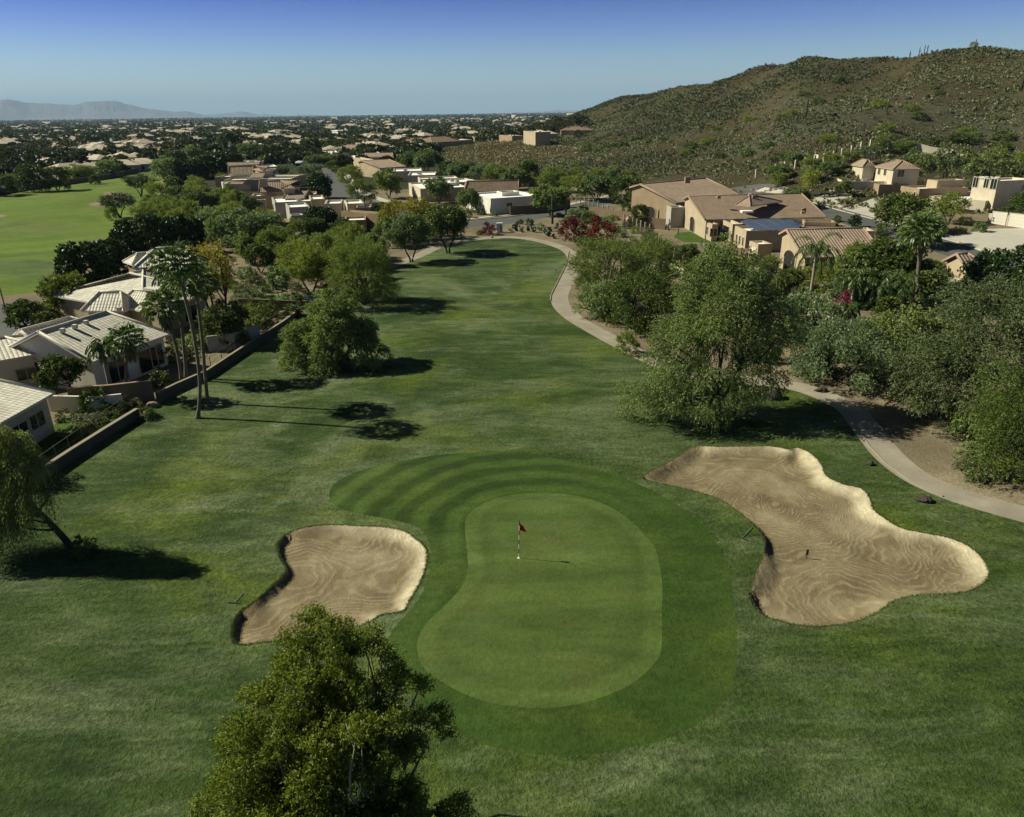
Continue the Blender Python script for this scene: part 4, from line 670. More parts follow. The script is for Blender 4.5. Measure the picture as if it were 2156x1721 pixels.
# clipped round hedges and shrubs
SH = [('s_ficus',1799,478,450,15,'clipped dome shrub on the near kerb, taller one of two'), ('s_ficus',1697,440,421,13,'clipped dome shrub under the small street mesquite'), ('s_leafy',205,866,812,32,'clipped round garden bush beside the white wall'), ('s_leafy',140,884,862,20,'round bush in the shady walled lawn'), ('s_leafy',245,865,850,17,'small clipped bush beside the upper garden fence'), ('s_leafy',312,880,856,22,'dark bush on the corner of the retaining wall'),
 ('s_red',1030,494,473,17,'dark red bougainvillea bush beside the utility cabinet'), ('s_red',1203,505,455,26,'crimson bougainvillea mound on the sandy slope, left of two'), ('s_red',1268,512,466,34,'crimson bougainvillea mound on the sandy slope, right of two'), ('s_red',470,445,425,10,'small red bougainvillea among the grey trees'),
 ('s_mag',1770,672,625,24,'magenta bougainvillea behind the low posts'), ('s_mag',1688,752,722,26,'pink flowering shrub under the big mesquite'), ('s_grey',1215,470,438,24,'pale grey shrub inside the post fence'), ('s_palo',1238,468,445,20,'yellow-green shrub above the crimson mounds'), ('s_grey',1275,478,455,20,'silver shrub along the post fence'), ('s_grey',1305,500,480,16,'grey shrub right of the crimson mounds'), ('s_mesq',1232,498,470,10,'green shrub between the two crimson mounds'),
 ('s_mesq',1010,495,484,8,'low dark shrub left of the utility cabinet'), ('s_leafy',1096,472,461,8,'round shrub by the road, left one'), ('s_leafy',1115,474,460,9,'round shrub by the road, right one'), ('s_grey',1040,455,446,10,'grey shrub before the white house corner'), ('s_mesq',1010,452,438,12,'green shrub before the white house'), ('s_grey',985,458,440,12,'agave-grey shrub at the white house driveway'),
 ('s_palo',1320,745,700,26,'small bright shrub on the sandy path edge'), ('s_brush',1335,690,655,26,'dry pale shrub at the path edge'), ('s_leafy',1650,470,455,10,'low shrub by the kerb'), ('s_leafy',530,600,575,22,'clipped dark hedge in the pool yard'), ('s_grey',520,585,560,18,'grey garden shrub in the pool yard'), ('s_brush',700,612,590,20,'dry shrub by the pool rocks'), ('s_leafy',615,665,640,26,'dark shrub at the end of the garden wall'), ('s_leafy',555,690,665,20,'shrub behind the garden wall near its far end'),
 ('s_leafy',510,715,690,22,'shrub behind the garden wall, halfway along'), ('s_leafy',340,812,778,26,'leafy shrub on the walled terrace corner'), ('s_leafy',180,1168,1128,24,'dark small bush at the foot of the leaning pepper tree'), ('s_palo',2020,492,478,14,'shrub in the gravel yard by the garage'), ('s_mesq',2063,488,466,16,'dark shrub beside the garage driveway'), ('s_palo',1990,455,448,14,'low yellow flowering shrub by the airy lime tree'), ('s_brush',1778,428,418,10,'dry shrub between the driveways'), ('s_brush',1836,447,438,8,'dry tuft beside the second driveway'),
 ('s_grey',1720,745,712,30,'grey shrub in front of the sandy patch'), ('s_palo',1760,700,672,24,'yellow-green shrub below the low wall'), ('s_brush',1700,700,668,24,'dry grassy shrub below the low wall'), ('s_mesq',1620,760,720,30,'shrub behind the big mesquite'), ('s_leafy',1850,800,755,40,'dark green shrub under the spreading mesquite'), ('s_brush',1900,845,800,40,'brown twiggy shrub on the sandy bank'), ('s_mesq',1960,870,820,45,'grey-green shrub on the sandy bank'), ('s_mesq',2040,930,860,50,'shrub under the limbs of the spreading mesquite')]
for s_, u_, vb_, vt_, hw_, l_ in SH: plant((u_, vb_), vt_, hw_, s_, l_, 'garden shrubs', name='shrub', cat='shrub')
# filler thicket of mid-size trees in the garden belts (no two alike, packed together)
rf = np.random.RandomState(11)
def fill(poly, n, stys, h, r, label, group, name='tree', cat='tree', mind=2.0):
    pts = []; us = [p[0] for p in poly]; vs = [p[1] for p in poly]; k = 0
    while len(pts) < n and k < n*40:
        k += 1; u, v = rf.uniform(min(us), max(us)), rf.uniform(min(vs), max(vs))
        if not inpoly(np.array([u]), np.array([v]), poly)[0]: continue
        B = G(u, v)
        if any(math.hypot(B[0]-q[0], B[1]-q[1]) < mind for q in pts): continue
        pts.append(B); plant(None, None, None, stys[rf.randint(len(stys))], label, group, name, cat, B=B, HR=(rf.uniform(*h), rf.uniform(*r)))
fill([(310,425),(450,400),(520,440),(600,520),(430,520),(300,470)], 46, ['palo', 'leafy', 'grey', 'mesq', 'palo'], (3, 5.5), (2.2, 3.4), 'garden tree packed in the belt between the two fairways', 'trees of the middle belt', mind=3.5)
fill([(520,500),(700,500),(790,540),(790,590),(700,600),(640,585),(520,560)], 22, ['palo', 'leafy', 'mesq'], (3, 5), (1.6, 2.8), 'garden tree in the shade around the pool yard', 'trees around the pool yard', mind=3)
fill([(1620,650),(2000,650),(2050,760),(1700,790),(1600,740)], 9, ['s_mesq', 's_grey', 's_leafy', 's_palo'], (1.2, 2.6), (1.2, 2.2), 'shrub in the thicket between the cart path and the yards', 'thicket shrubs on the right', 'shrub', 'shrub', 2.2)
fill([(1230,590),(1420,560),(1430,700),(1330,720),(1250,680)], 12, ['s_mesq', 's_grey', 's_palo', 's_leafy'], (1.2, 2.6), (1.0, 1.9), 'shrub in the thicket at the path bend', 'thicket shrubs at the bend', 'shrub', 'shrub', 2.0)
fill([(1740,620),(1960,600),(1960,650),(1760,660)], 8, ['leafy', 'mesq'], (3, 4.5), (1.8, 2.6), 'dark yard tree between the drooping palms', 'yard trees among the palms', mind=3)
fill([(950,350),(1100,362),(1350,372),(1350,405),(1180,408),(980,385)], 30, ['palo', 'mesq', 'leafy', 'grey'], (2.5, 4.6), (2.0, 3.2), 'desert tree in the belt at the foot of the brushy slope', 'trees at the foot of the slope', mind=5)
fill([(1640,352),(1800,335),(1800,350),(1690,395),(1600,395)], 9, ['palo', 'mesq'], (2.5, 4), (2, 2.8), 'desert tree at the foot of the hill beside the boundary posts', 'trees beside the boundary posts', mind=5)
fill([(1850,318),(2156,345),(2156,375),(1900,350)], 7, ['airy', 'airy', 'palo'], (3, 5), (2.5, 3.2), 'desert tree below the pale retaining wall', 'trees below the retaining wall', mind=5)
fill([(420,380),(640,340),(940,330),(940,352),(800,372),(640,395),(480,395)], 24, ['mesq', 'leafy', 'palo', 'mesq'], (2.2, 4), (1.6, 2.6), 'street tree among the flat roofed houses', 'trees among the flat roofed houses', mind=6)
fill([(60,690),(190,600),(280,600),(300,640),(180,640),(120,700)], 8, ['leafy', 'palo', 's_leafy'], (2, 3.5), (1.4, 2.2), 'yard tree between the street and the tiled houses on the left', 'yard trees on the left', mind=3)
fill([(330,770),(440,740),(580,680),(560,660),(440,690),(400,740)], 16, ['s_leafy', 's_palo', 's_mesq', 's_grey'], (1.2, 2.6), (1, 1.6), 'shrub in the yards behind the long block wall', 'shrubs behind the garden wall', 'shrub', 'shrub', 2)
fill([(480,600),(640,600),(640,650),(500,640)], 12, ['s_leafy', 's_grey', 's_brush', 's_palo'], (.8, 1.8), (.8, 1.4), 'small shrub in the gravel pool yard', 'shrubs in the pool yard', 'shrub', 'shrub', 2)
fill([(1220,440),(1345,480),(1400,520),(1330,500),(1230,470)], 16, ['s_grey', 's_palo', 's_brush', 's_mesq'], (.8, 1.8), (.8, 1.5), 'desert shrub along the post and wire fence', 'shrubs along the post fence', 'shrub', 'shrub', 1.8)
fill([(1430,540),(1600,560),(1700,600),(1640,640),(1450,600)], 20, ['s_leafy', 's_palo', 's_mesq', 'leafy'], (1.4, 3.0), (1.2, 2.0), 'garden shrub in front of the adobe patios', 'shrubs before the adobe patios', 'shrub', 'shrub', 2.2)
fill([(1700,560),(1960,560),(1990,620),(1730,620)], 10, ['leafy', 'mesq', 'palo'], (3, 5), (1.8, 2.8), 'garden tree in the shady yards beneath the pink roof', 'trees beneath the pink roof', mind=3.5)
fill([(1600,420),(1700,440),(1900,510),(1850,520),(1700,470)], 8, ['s_leafy', 's_mesq'], (.8, 1.6), (.7, 1.3), 'small shrub on the near kerb of the right hand street', 'kerb shrubs', 'shrub', 'shrub', 4)
fill([(1880,420),(2156,440),(2156,470),(1980,485),(1900,450)], 6, ['s_leafy', 's_mesq', 's_palo'], (.8, 1.8), (.9, 1.8), 'shrub in the front yards across the right hand street', 'front yard shrubs', 'shrub', 'shrub', 4)
fill([(2000,1000),(2156,1040),(2156,900),(2060,930)], 9, ['s_brush', 's_grey', 's_mesq'], (.5, 1.2), (.5, 1.0), 'low dry shrub on the sandy bank by the path', 'low shrubs on the bank', 'shrub', 'shrub', 1.5)
fill([(165,935),(290,860),(270,840),(180,890),(130,935)], 22, ['s_leafy', 's_brush', 's_palo'], (.5, 1.0), (.5, .9), 'low hedge shrub between the railing and the bottom retaining wall', 'shrubs along the retaining wall', 'shrub', 'shrub', .9)
# ---------------------------------------------------------------- hill plants
hb = np.random.RandomState(21)
for i in range(92):
    az = R(hb.uniform(4, 44)); d = hb.uniform(225, 385); x, y = d*math.sin(az), d*math.cos(az); z = float(T(x, y))
    if z < 4: continue
    s = hb.uniform(1.2, 3.2); plant(None, None, None, ['s_palo', 's_mesq', 's_leafy'][i % 3], 'dark green palo verde bush dotted on the brushy hill', 'bushes on the hill', 'hill_bush', 'bush', B=(x, y, z-.2), HR=(s*1.0, s*1.15))
SAG = [saguaro_mesh(6, 3, 1), saguaro_mesh(6, 1, 2), saguaro_mesh(6, 0, 3), saguaro_mesh(6, 2, 4)]
def sag(px, h, k, label, dist=None):
    if dist is None: B = G(*px)
    else: r = ray(px[0], 200); hd = math.hypot(r[0], r[1]); B = np.array([r[0]/hd*dist, r[1]/hd*dist, 0]); B[2] = float(T(B[0], B[1]))
    o = obj('saguaro_cactus', SAG[k], None, B); s = h/6; o.scale = (s, s, s); o.rotation_euler = (0, 0, hb.uniform(0, 6)); return tag(o, label, 'cactus', 'saguaro cacti')
sag((1901, 0), 3.8, 0, 'armed saguaro on the ridge, leftmost of the skyline group', 425); sag((1920, 0), 3.8, 1, 'second saguaro of the skyline group', 415); sag((1930, 0), 4.2, 2, 'straight saguaro of the skyline group, between two armed ones', 415); sag((1936, 0), 3.8, 3, 'armed saguaro on the ridge, rightmost of the skyline group', 412)
sag((2033, 0), 4.2, 2, 'saguaro beside the lone tree on the skyline', 395)
plant(None, None, None, 'lime', 'lone scrubby tree on the skyline of the hill', None, 'tree', 'tree', B=(lambda r: (r[0]/math.hypot(r[0], r[1])*395, r[1]/math.hypot(r[0], r[1])*395, float(T(r[0]/math.hypot(r[0], r[1])*395, r[1]/math.hypot(r[0], r[1])*395))))(ray(2040, 150)), HR=(3.4, 2.2))
sag((1697, 247), 6.5, 2, 'dark saguaro pole in the middle of the hillside'); sag((2150, 190), 8, 0, 'big saguaro at the right edge of the hillside'); sag((2116, 130), 5, 2, 'pale saguaro pole near the crest on the right'); sag((1163, 472), 5.8, 1, 'tall saguaro standing on the sandy slope above the road')
sag((1560, 150), 5, 2, 'small saguaro high on the left shoulder of the hill'); sag((1497, 170), 4.5, 2, 'small saguaro on the lower left shoulder of the hill'); sag((422, 497), 5.5, 2, 'lone bare cactus pole beside the clipped ficus row'); sag((1408, 487), 2.2, 3, 'low many armed cactus by the arched grey house'); sag((1428, 495), 1.6, 0, 'small cactus cluster in the fenced yard'); sag((1457, 480), 2.4, 0, 'candelabra cactus beside the adobe corner'); sag((1385, 480), 3.4, 2, 'column cactus inside the fence by the clay pot')
for i in range(34):
    az = R(hb.uniform(18, 42)); d = hb.uniform(215, 400); x, y = d*math.sin(az), d*math.cos(az); z = float(T(x, y))
    if z > 5: o = obj('saguaro_cactus', SAG[hb.choice([2, 2, 2, 1])], None, (x, y, z)); s = hb.uniform(.18, .5); o.scale = (s*1.5, s*1.5, s); tag(o, 'small dark saguaro scattered on the brushy hill', 'cactus', 'small saguaros on the hill')
def brush():
    rs = np.random.RandomState(5); n = 105000; az = np.radians(rs.uniform(-5, 46, n)); d = np.sqrt(rs.uniform(150**2, 740**2, n)); x, y = d*np.sin(az), d*np.cos(az); z = T(x, y)
    k = (z > 2.4) | ((z > 0.25) & (d > 245)); k &= rs.uniform(0, 1, n) < np.clip(.66+2.0*fbm(x/26, y/26, 4), .10, 1)
    x, y, z, d = x[k], y[k], z[k], d[k]; n = len(x); m = 7; s = rs.uniform(.40, .95, n)*(1+.5*np.clip((d-300)/200, 0, 1)); c = np.repeat(np.c_[x, y, z], m, 0); du = unit(rs.normal(size=(n*m, 3))+[0, 0, .7]); du[:, 2] = np.abs(du[:, 2]); S = np.repeat(s, m)
    V, Fq = leafq(c+du*S[:, None]*[.8, .8, .55], du+rs.normal(size=du.shape)*.4, S*1.05, S*.55, rs); tone = np.clip(.62+1.6*fbm(x/60+9, y/60, 3)+rs.uniform(-.3, .3, n)-.62*np.clip((z-9)/22, 0, 1), 0, 1)
    o = obj('hill_brush', mesh('hill_brush', V, Fq, [LM['brush']], rnd=np.repeat(np.repeat(tone, m), 4))); tag(o, kind='stuff')
brush()
MG['darkrock'] = plain('desert_varnish_rock', (0.045, 0.034, 0.028), .95, .4, .8, .5, 3)
def outcrops():
    rs = np.random.RandomState(17); n = 9000; az = np.radians(rs.uniform(8, 46, n)); d = np.sqrt(rs.uniform(230**2, 560**2, n)); x, y = d*np.sin(az), d*np.cos(az); z = T(x, y); k = (z > 8) & (rs.uniform(0, 1, n) < np.clip(3.2*(fbm(x/38+2, y/38, 3)-.10), .02, 1)); x, y, z = x[k], y[k], z[k]; n = len(x)
    o8 = np.array([[1, 0, 0], [0, 1, 0], [-1, 0, 0], [0, -1, 0], [0, 0, 1], [0, 0, -1], [.6, .6, .5], [-.5, .5, .6]]); f8 = np.array([[0, 6, 4], [0, 1, 6], [1, 4, 6], [1, 7, 4], [1, 2, 7], [2, 4, 7], [2, 3, 4], [3, 0, 4], [0, 3, 5], [3, 2, 5], [2, 1, 5], [1, 0, 5]])
    S = rs.uniform(.3, 1.3, (n, 1, 3))*[1.2, 1.2, .8]; V = (o8[None]*rs.uniform(.6, 1.2, (n, 8, 1)))*S+np.c_[x, y, z][:, None]; Fq = (f8[None]+8*np.arange(n)[:, None, None]).reshape(-1, 3)
    tag(obj('hill_rocks', mesh('hill_rocks', V.reshape(-1, 3), Fq, [MG['darkrock']])), kind='stuff')
outcrops()
PM = [pear_mesh(26, .8, s) for s in (1, 2, 3)]; AM = [agave_mesh(s) for s in (1, 2)]
for i, (u_, v_) in enumerate([(1075,488),(1088,486),(1100,490),(1112,487),(1124,489),(1136,486),(1148,492),(1160,488),(1092,478),(1120,478),(1140,478),(1170,482),(1180,492),(1155,498),(1168,503),(1186,470),(1196,462),(1206,455),(1212,512),(1222,516),(1235,520),(1228,505),(1218,497),(1245,512),(1190,450),(1176,456)]):
    B = G(u_, v_); me = PM[i % 3] if i % 5 else AM[i % 2]; nm = 'prickly_pear' if i % 5 else 'agave'; o = obj(nm, me, None, B); s = hb.uniform(.9, 1.5); o.scale = (s, s, s*.9); o.rotation_euler = (0, 0, hb.uniform(0, 6)); tag(o, 'pale green prickly pear clump on the sandy bank by the road' if i % 5 else 'spiky agave among the prickly pears by the road', 'cactus' if i % 5 else 'agave', 'cactus bed by the road')
# ---------------------------------------------------------------- the wide suburb canopy
def road_ok(x, y): return not any(inpoly(np.array([x]), np.array([y]), p)[0] for p in (roadA, roadB, fair2, fair3, walkA))
fs = np.random.RandomState(33); cnt = 0; FT = []
while cnt < 290:
    u = fs.uniform(-60, 1230); v = 258+fs.uniform(0, 1)**1.3*(92 if u < 330 else 75); B = G(u, v)
    if not road_ok(B[0], B[1]) or math.hypot(B[0], B[1]) < 235: continue
    if u > 900 and v > 292: continue
    s = fs.uniform(3.2, 6.8); plant(None, None, None, ['f_leafy', 'f_ficus', 'f_mesq', 'f_leafy'][cnt % 4], 'dark tree in the crowded canopy of the far suburb', 'trees of the far suburb', 'suburb_tree', 'tree', B=B, HR=(s*1.15, s)); cnt += 1
def canopy():
    rs = np.random.RandomState(8); Vs, Fs, Rn, n0 = [], [], [], 0
    for lo, hi, n, m, sz in ((330, 800, 1500, 90, .55), (800, 1800, 3600, 26, 1.0), (1800, 6000, 6500, 9, 2.0), (6000, 14000, 4500, 5, 5.0)):
        az = np.radians(rs.uniform(-42, 24, n)); d = np.sqrt(rs.uniform(lo**2, hi**2, n)); x, y = d*np.sin(az), d*np.cos(az); z = T(x, y); k = ((z < .3) | ((z < 8) & (d > 520))) & ~inpoly(x, y, fair2) & ~inpoly(x, y, fair3) & ~inpoly(x, y, roadA); x, y, z = x[k], y[k], z[k]; n = len(x); s = rs.uniform(2.4, 5.2, n)*max(sz, 1)**.35
        c = np.repeat(np.c_[x, y, z+s*.55], m, 0); S = np.repeat(s, m); du = unit(rs.normal(size=(n*m, 3))+[0, 0, .3]); V, Fq = leafq(c+du*S[:, None]*[.75, .75, .6]*max(sz, 1)**.4, rs.normal(size=du.shape)+du*.3, S*.95*sz**.6, S*.7*sz**.6, rs); V[:, 2] = np.maximum(V[:, 2], 0)
        Vs.append(V); Fs.append(Fq+n0); n0 += len(V); Rn.append(np.repeat(np.repeat(rs.uniform(.1, .95, n), m), 4))
    tag(obj('suburb_canopy', mesh('suburb_canopy', np.vstack(Vs), np.vstack(Fs), [LM['far']], rnd=np.concatenate(Rn))), kind='stuff')
canopy()
# ---------------------------------------------------------------- houses
MG['st_beige'] = stucco('beige_stucco', (0.40, 0.325, 0.225)); MG['st_tan'] = stucco('tan_stucco', (0.30, 0.225, 0.145)); MG['st_cream'] = stucco('cream_stucco', (0.50, 0.44, 0.33))
MG['st_white'] = stucco('white_stucco', (0.66, 0.63, 0.55)); MG['st_grey'] = stucco('grey_stucco', (0.36, 0.34, 0.30)); MG['st_brown'] = stucco('brown_stucco', (0.20, 0.145, 0.095))
MG['roofw'] = plain('white_roof_coating', (0.84, 0.84, 0.80), 0.7, 0.08, 0.3, 0.1, 8)
MG['t_pink'] = tile('pink_clay_tile', (0.34, 0.255, 0.19), 0.30, 0.42, 0.46, 0.12); MG['t_tan'] = tile('tan_flat_tile', (0.24, 0.175, 0.125), 0.7, 0.33, 0.40, 0.03); MG['t_grey'] = tile('grey_concrete_tile', (0.62, 0.59, 0.50), 0.42, 0.33, 0.38)
MG['t_far'] = plain('far_roof_tile', (0.44, 0.38, 0.30), 0.85, 0.2, 0.2, 0, 1.5); MG['t_farb'] = plain('far_brown_tile', (0.20, 0.14, 0.10), 0.85, 0.2, 0.2, 0, 1.5)
MG['cap'] = plain('roof_cap_tile', (0.55, 0.52, 0.44), 0.8, 0.2, 2, 0.2, 8); MG['capb'] = plain('brown_cap_tile', (0.30, 0.21, 0.15), 0.8, 0.2, 2, 0.2, 8)
MG['trim'] = plain('painted_trim', (0.50, 0.45, 0.36), 0.7, 0.1, 1, 0.1); MG['garage'] = plain('garage_door_paint', (0.62, 0.58, 0.50), 0.6, 0.06, 1, 0.1)
gl = M('dark_window_glass', 0.08, 0.5); gl.col((0.015, 0.018, 0.02)); MG['glass'] = gl.m; MG['arch_shade'] = plain('painted_arch_shade', (0.022, 0.018, 0.015), 0.8, 0.2, 2, 0)  # last one: matte near-black that paints in the shade of the arches
so_ = M('solar_glass', 0.25, 0.5); br = so_.n('ShaderNodeTexBrick'); br.inputs['Scale'].default_value = 1; br.offset = 0; br.inputs['Color1'].default_value = (0.055, 0.075, 0.12, 1); br.inputs['Color2'].default_value = (0.06, 0.08, 0.13, 1); br.inputs['Mortar'].default_value = (0.14, 0.16, 0.2, 1); br.inputs['Mortar Size'].default_value = 0.012; br.inputs['Brick Width'].default_value = 0.16; br.inputs['Row Height'].default_value = 0.16
so_.l(so_.n('ShaderNodeTexCoord').outputs['Object'], br.inputs['Vector']); so_.col(br.outputs[0]); MG['solar'] = so_.m
MG['metal'] = plain('painted_metal', (0.30, 0.30, 0.29), 0.5, 0.1, 1, 0.1, metal=0.3); MG['dmetal'] = plain('dark_metal', (0.03, 0.03, 0.03), 0.5, 0.1, 1, 0.0); MG['wire'] = plain('weathered_rail', (0.20, 0.18, 0.15), 0.7, 0.1, 1, 0.0)
class House:
    def __init__(s, label, group='desert houses', wall='st_beige', roof='t_pink', cap='capb', name='house', cat='house', grade=None):
        s.e = empty(name); tag(s.e, label, cat, group); s.wall, s.roof, s.cap = wall, roof, cap; s.placed = False; s.rects = []; s.grade = grade
    def rect(s, p0, p1, p2, z):
        A, B, Cc = P(p0, z)[:2], P(p1, z)[:2], P(p2, z)[:2]; a, b = B-A, Cc-A; sg = 1 if a[0]*b[1]-a[1]*b[0] > 0 else -1; an = math.acos(max(-1, min(1, a.dot(b)/np.linalg.norm(a)/np.linalg.norm(b)))); e = max(-R(24), min(R(24), (an-math.pi/2)/2))*sg
        rot = lambda v_, t_: np.array([v_[0]*math.cos(t_)-v_[1]*math.sin(t_), v_[0]*math.sin(t_)+v_[1]*math.cos(t_)])
        a2 = rot(a, e); au = a2/np.linalg.norm(a2); n = np.array([-au[1], au[0]])*sg*np.linalg.norm(b); return s._reg(A, A+a2, n)
    def _reg(s, A, B, n):
        c = [A, B, B+n, A+n]; g = min(float(T(q[0], q[1])) for q in c)-.4
        if not s.placed: m = sum(c)/4; s.O = np.array([m[0], m[1], max(g+.4, 0)]); s.e.location = s.O; s.placed = True
        return c, g
    def add(s, name, V, Fc, mat, uv=None, parent=None, smooth=False): return obj(name, mesh(name, np.asarray(V)-s.O, Fc, [MG[mat]], uv=uv, smooth=smooth), parent or s.e)
    def flat(s, p0, p1, p2, zt, wall=None, par=.4, roof='roofw', zb=None):
        c, g = s.rect(p0, p1, p2, zt); g = g if zb is None else zb; ctr = sum(c)/4; ins = []
        for i in range(4):
            a, b, d = c[i-1], c[i], c[(i+1) % 4]; u = (a-b)/np.linalg.norm(a-b); w_ = (d-b)/np.linalg.norm(d-b); ins.append(b+(u+w_)*.28)
        V = [(*q, g) for q in c]+[(*q, zt) for q in c]+[(*q, zt) for q in ins]+[(*q, zt-par-.1) for q in ins]; Fc = []
        for i in range(4): j = (i+1) % 4; Fc += [[i, j, 4+j, 4+i], [4+i, 4+j, 8+j, 8+i], [8+i, 8+j, 12+j, 12+i]]
        s.add('wall', V, Fc, wall or s.wall); V = [(*q, zt-par) for q in ins]; s.add('roof', V, [[0, 1, 2, 3]], roof); L1, L2 = np.linalg.norm(c[1]-c[0]), np.linalg.norm(c[3]-c[0])
        if min(L1, L2) > 4.5:
            for k_ in range(1+(L1*L2 > 80)):
                q = c[0]+(c[1]-c[0])*random.uniform(.3, .7)+(c[3]-c[0])*random.uniform(.3, .7); V, Fc = box((q[0], q[1], zt-par+.32), (.95, .95, .62), math.atan2(c[1][1]-c[0][1], c[1][0]-c[0][0])); s.add('roof_unit', V, Fc, 'metal')
        r = (c, g+.4, zt); s.rects.append(r); return r
    def gable(s, pL, pR, pr, ze, zr, hipL=0.0, hipR=0.0, wall=None, over=.45, th=.16, walls=True, roof=None, cap=None, zb=None, maxw=None, fr=1.0):
        A, B = P(pL, ze)[:2], P(pR, ze)[:2]; Rg = P(pr, zr)[:2]; a = (B-A)/np.linalg.norm(B-A); d = Rg-A; n = d-a*d.dot(a); w_ = np.linalg.norm(n); n = n/w_; w_ = max(min(w_, maxw or 8.5), 1.6)
        c, g = s._reg(A, B, n*(1+fr)*w_); g = g if zb is None else zb; zf = zr-(zr-ze)*fr; L = np.linalg.norm(B-A); sl = math.hypot(w_, zr-ze)
        rL = A+n*w_+a*hipL*w_; rR = B+n*w_-a*hipR*w_; z3 = lambda q, z: np.array([q[0], q[1], z])
        fl, uv = [], []; V = []
        def face(pts, o, ud):
            i0 = len(V); up = pts[-1]-pts[0]; V.extend(pts); fl.append(list(range(i0, i0+len(pts))))
            nn = np.cross(pts[1]-pts[0], pts[-1]-pts[0]); nn = nn/np.linalg.norm(nn); vd = np.cross(nn, ud)
            for p in pts: uv.append(((p-o).dot(ud), abs((p-o).dot(vd))))
        a3 = np.array([a[0], a[1], 0]); n3 = np.array([n[0], n[1], 0]); eA, eB, eC, eD = (z3(q, z_) for q, z_ in zip(c, (ze, ze, zf, zf))); RL, RR = z3(rL, zr), z3(rR, zr)
        face([eA, eB, RR, RL], eA, a3); face([eC, eD, RL, RR], eC, -a3)
        if hipL > 0: face([eD, eA, RL], eD, -n3)
        if hipR > 0: face([eB, eC, RR], eB, n3)
        nv = len(V); und = [q-np.array([0, 0, th]) for q in (eA, eB, eC, eD)]+[RL-[0, 0, th], RR-[0, 0, th]]; V += und
        U = lambda k: nv+k; F2 = fl+[[U(0), U(4), U(5), U(1)], [U(2), U(5), U(4), U(3)]]
        if hipL > 0: F2.append([U(3), U(4), U(0)])
        if hipR > 0: F2.append([U(1), U(5), U(2)])
        k0 = len(V); V += [eA, eB, eC, eD, RL, RR]; K = lambda k: k0+k
        F2 += [[K(0), U(0), U(1), K(1)], [K(2), U(2), U(3), K(3)]]
        F2 += [[K(3), U(3), U(0), K(0)]] if hipL > 0 else [[K(3), U(3), U(4), K(4)], [K(4), U(4), U(0), K(0)]]
        F2 += [[K(1), U(1), U(2), K(2)]] if hipR > 0 else [[K(1), U(1), U(5), K(5)], [K(5), U(5), U(2), K(2)]]
        Vn = np.array(V); uvl = uv+[(0.0, 0.0)]*0; luv = []
        for f in F2:
            for i in f: luv.append(uv[i] if i < len(uv) else (0.16, 0.2))
        ro = s.add('roof', Vn, F2, roof or s.roof, uv=luv)
        lines = [(RL, RR)]+([(RL, eA), (RL, eD)] if hipL > 0 else [])+([(RR, eB), (RR, eC)] if hipR > 0 else [])
        if hipL == 0: lines += [(RL+a3*.1, eA+a3*.1), (RL+a3*.1, eD+a3*.1)]
        if hipR == 0: lines += [(RR-a3*.1, eB-a3*.1), (RR-a3*.1, eC-a3*.1)]
        CV, CF = join([tube([p+[0, 0, .05], q+[0, 0, .05]], .11, 6) for p, q in lines]); obj('ridge_cap', mesh('ridge_cap', CV-s.O, CF, [MG[cap or s.cap]], smooth=True), ro)
        if walls:
            o = min(over, w_*.3); q = [A+a*o+n*o, B-a*o+n*o, B-a*o+n*((1+fr)*w_-o), A+a*o+n*((1+fr)*w_-o)]; zw = ze-th+.01+(zr-ze)*o/w_*.9; zv = zf-th+.01+(zr-ze)*o/w_*.9
            W = [(*p, g) for p in q]+[(*p, z_) for p, z_ in zip(q, (zw, zw, zv, zv))]; WF = [[i, (i+1) % 4, 4+(i+1) % 4, 4+i] for i in range(4)]
            if hipL == 0: W.append((*(A+a*o+n*w_), zr-th-.02)); WF.append([7, 4, len(W)-1])
            if hipR == 0: W.append((*(B-a*o+n*w_), zr-th-.02)); WF.append([5, 6, len(W)-1])
            s.add('wall', W, WF, wall or s.wall); r = (q, g+.4, zw); s.rects.append(r); return r
        return (c, g+.4, ze)
    def win(s, r, side, t, zc, w_, h_, kind='window', fr=None, mat='glass'):
        c, g, zt = r; A, B = np.array(c[side]), np.array(c[(side+1) % 4]); L = np.linalg.norm(B-A); a = (B-A)/L; ctr = sum(np.array(q) for q in c)/4; n = np.array([a[1], -a[0]])
        if (A-ctr).dot(n) < 0: n = -n
        m = A+a*L*t; z0 = g+zc-h_/2; z1 = g+zc+h_/2; X = lambda k, z, o: (*(m+a*k+n*o), z)
        if kind == 'arch':
            q = [(-w_/2, z0), (w_/2, z0)]+[(w_/2*math.cos(th), z1-w_*.28+w_*.28*math.sin(th)) for th in np.linspace(0, math.pi, 9)]; V = [X(k, z, .03) for k, z in q]; f = s.add('archway_shade', V, [list(range(len(q)))], 'arch_shade')  # no recess: flat dark panel on the wall, its shade put into the colour
            out_ = [(k*1.12+(0), (z if z == z0 else z+.16)) for k, z in q]; nq = len(q); V = [X(k, z, .10) for k, z in q]+[X(k, z, .10) for k, z in out_]+[X(k, z, -.02) for k, z in out_]+[X(k, z, -.02) for k, z in q]
            s.add('arch_trim', V, [[i, i+1, nq+i+1, nq+i] for i in range(1, nq-1)]+[[nq, 0, nq-1, 2*nq-1][:0] or [i, nq+i, nq+i+1, i+1][:0] or [nq+i, nq+i+1, 2*nq+i+1, 2*nq+i] for i in range(1, nq-1)]+[[i+1, i, 3*nq+i, 3*nq+i+1] for i in range(1, nq-1)], fr or s.wall); return
        b = .09; fo = .07; V, Fc = [], []
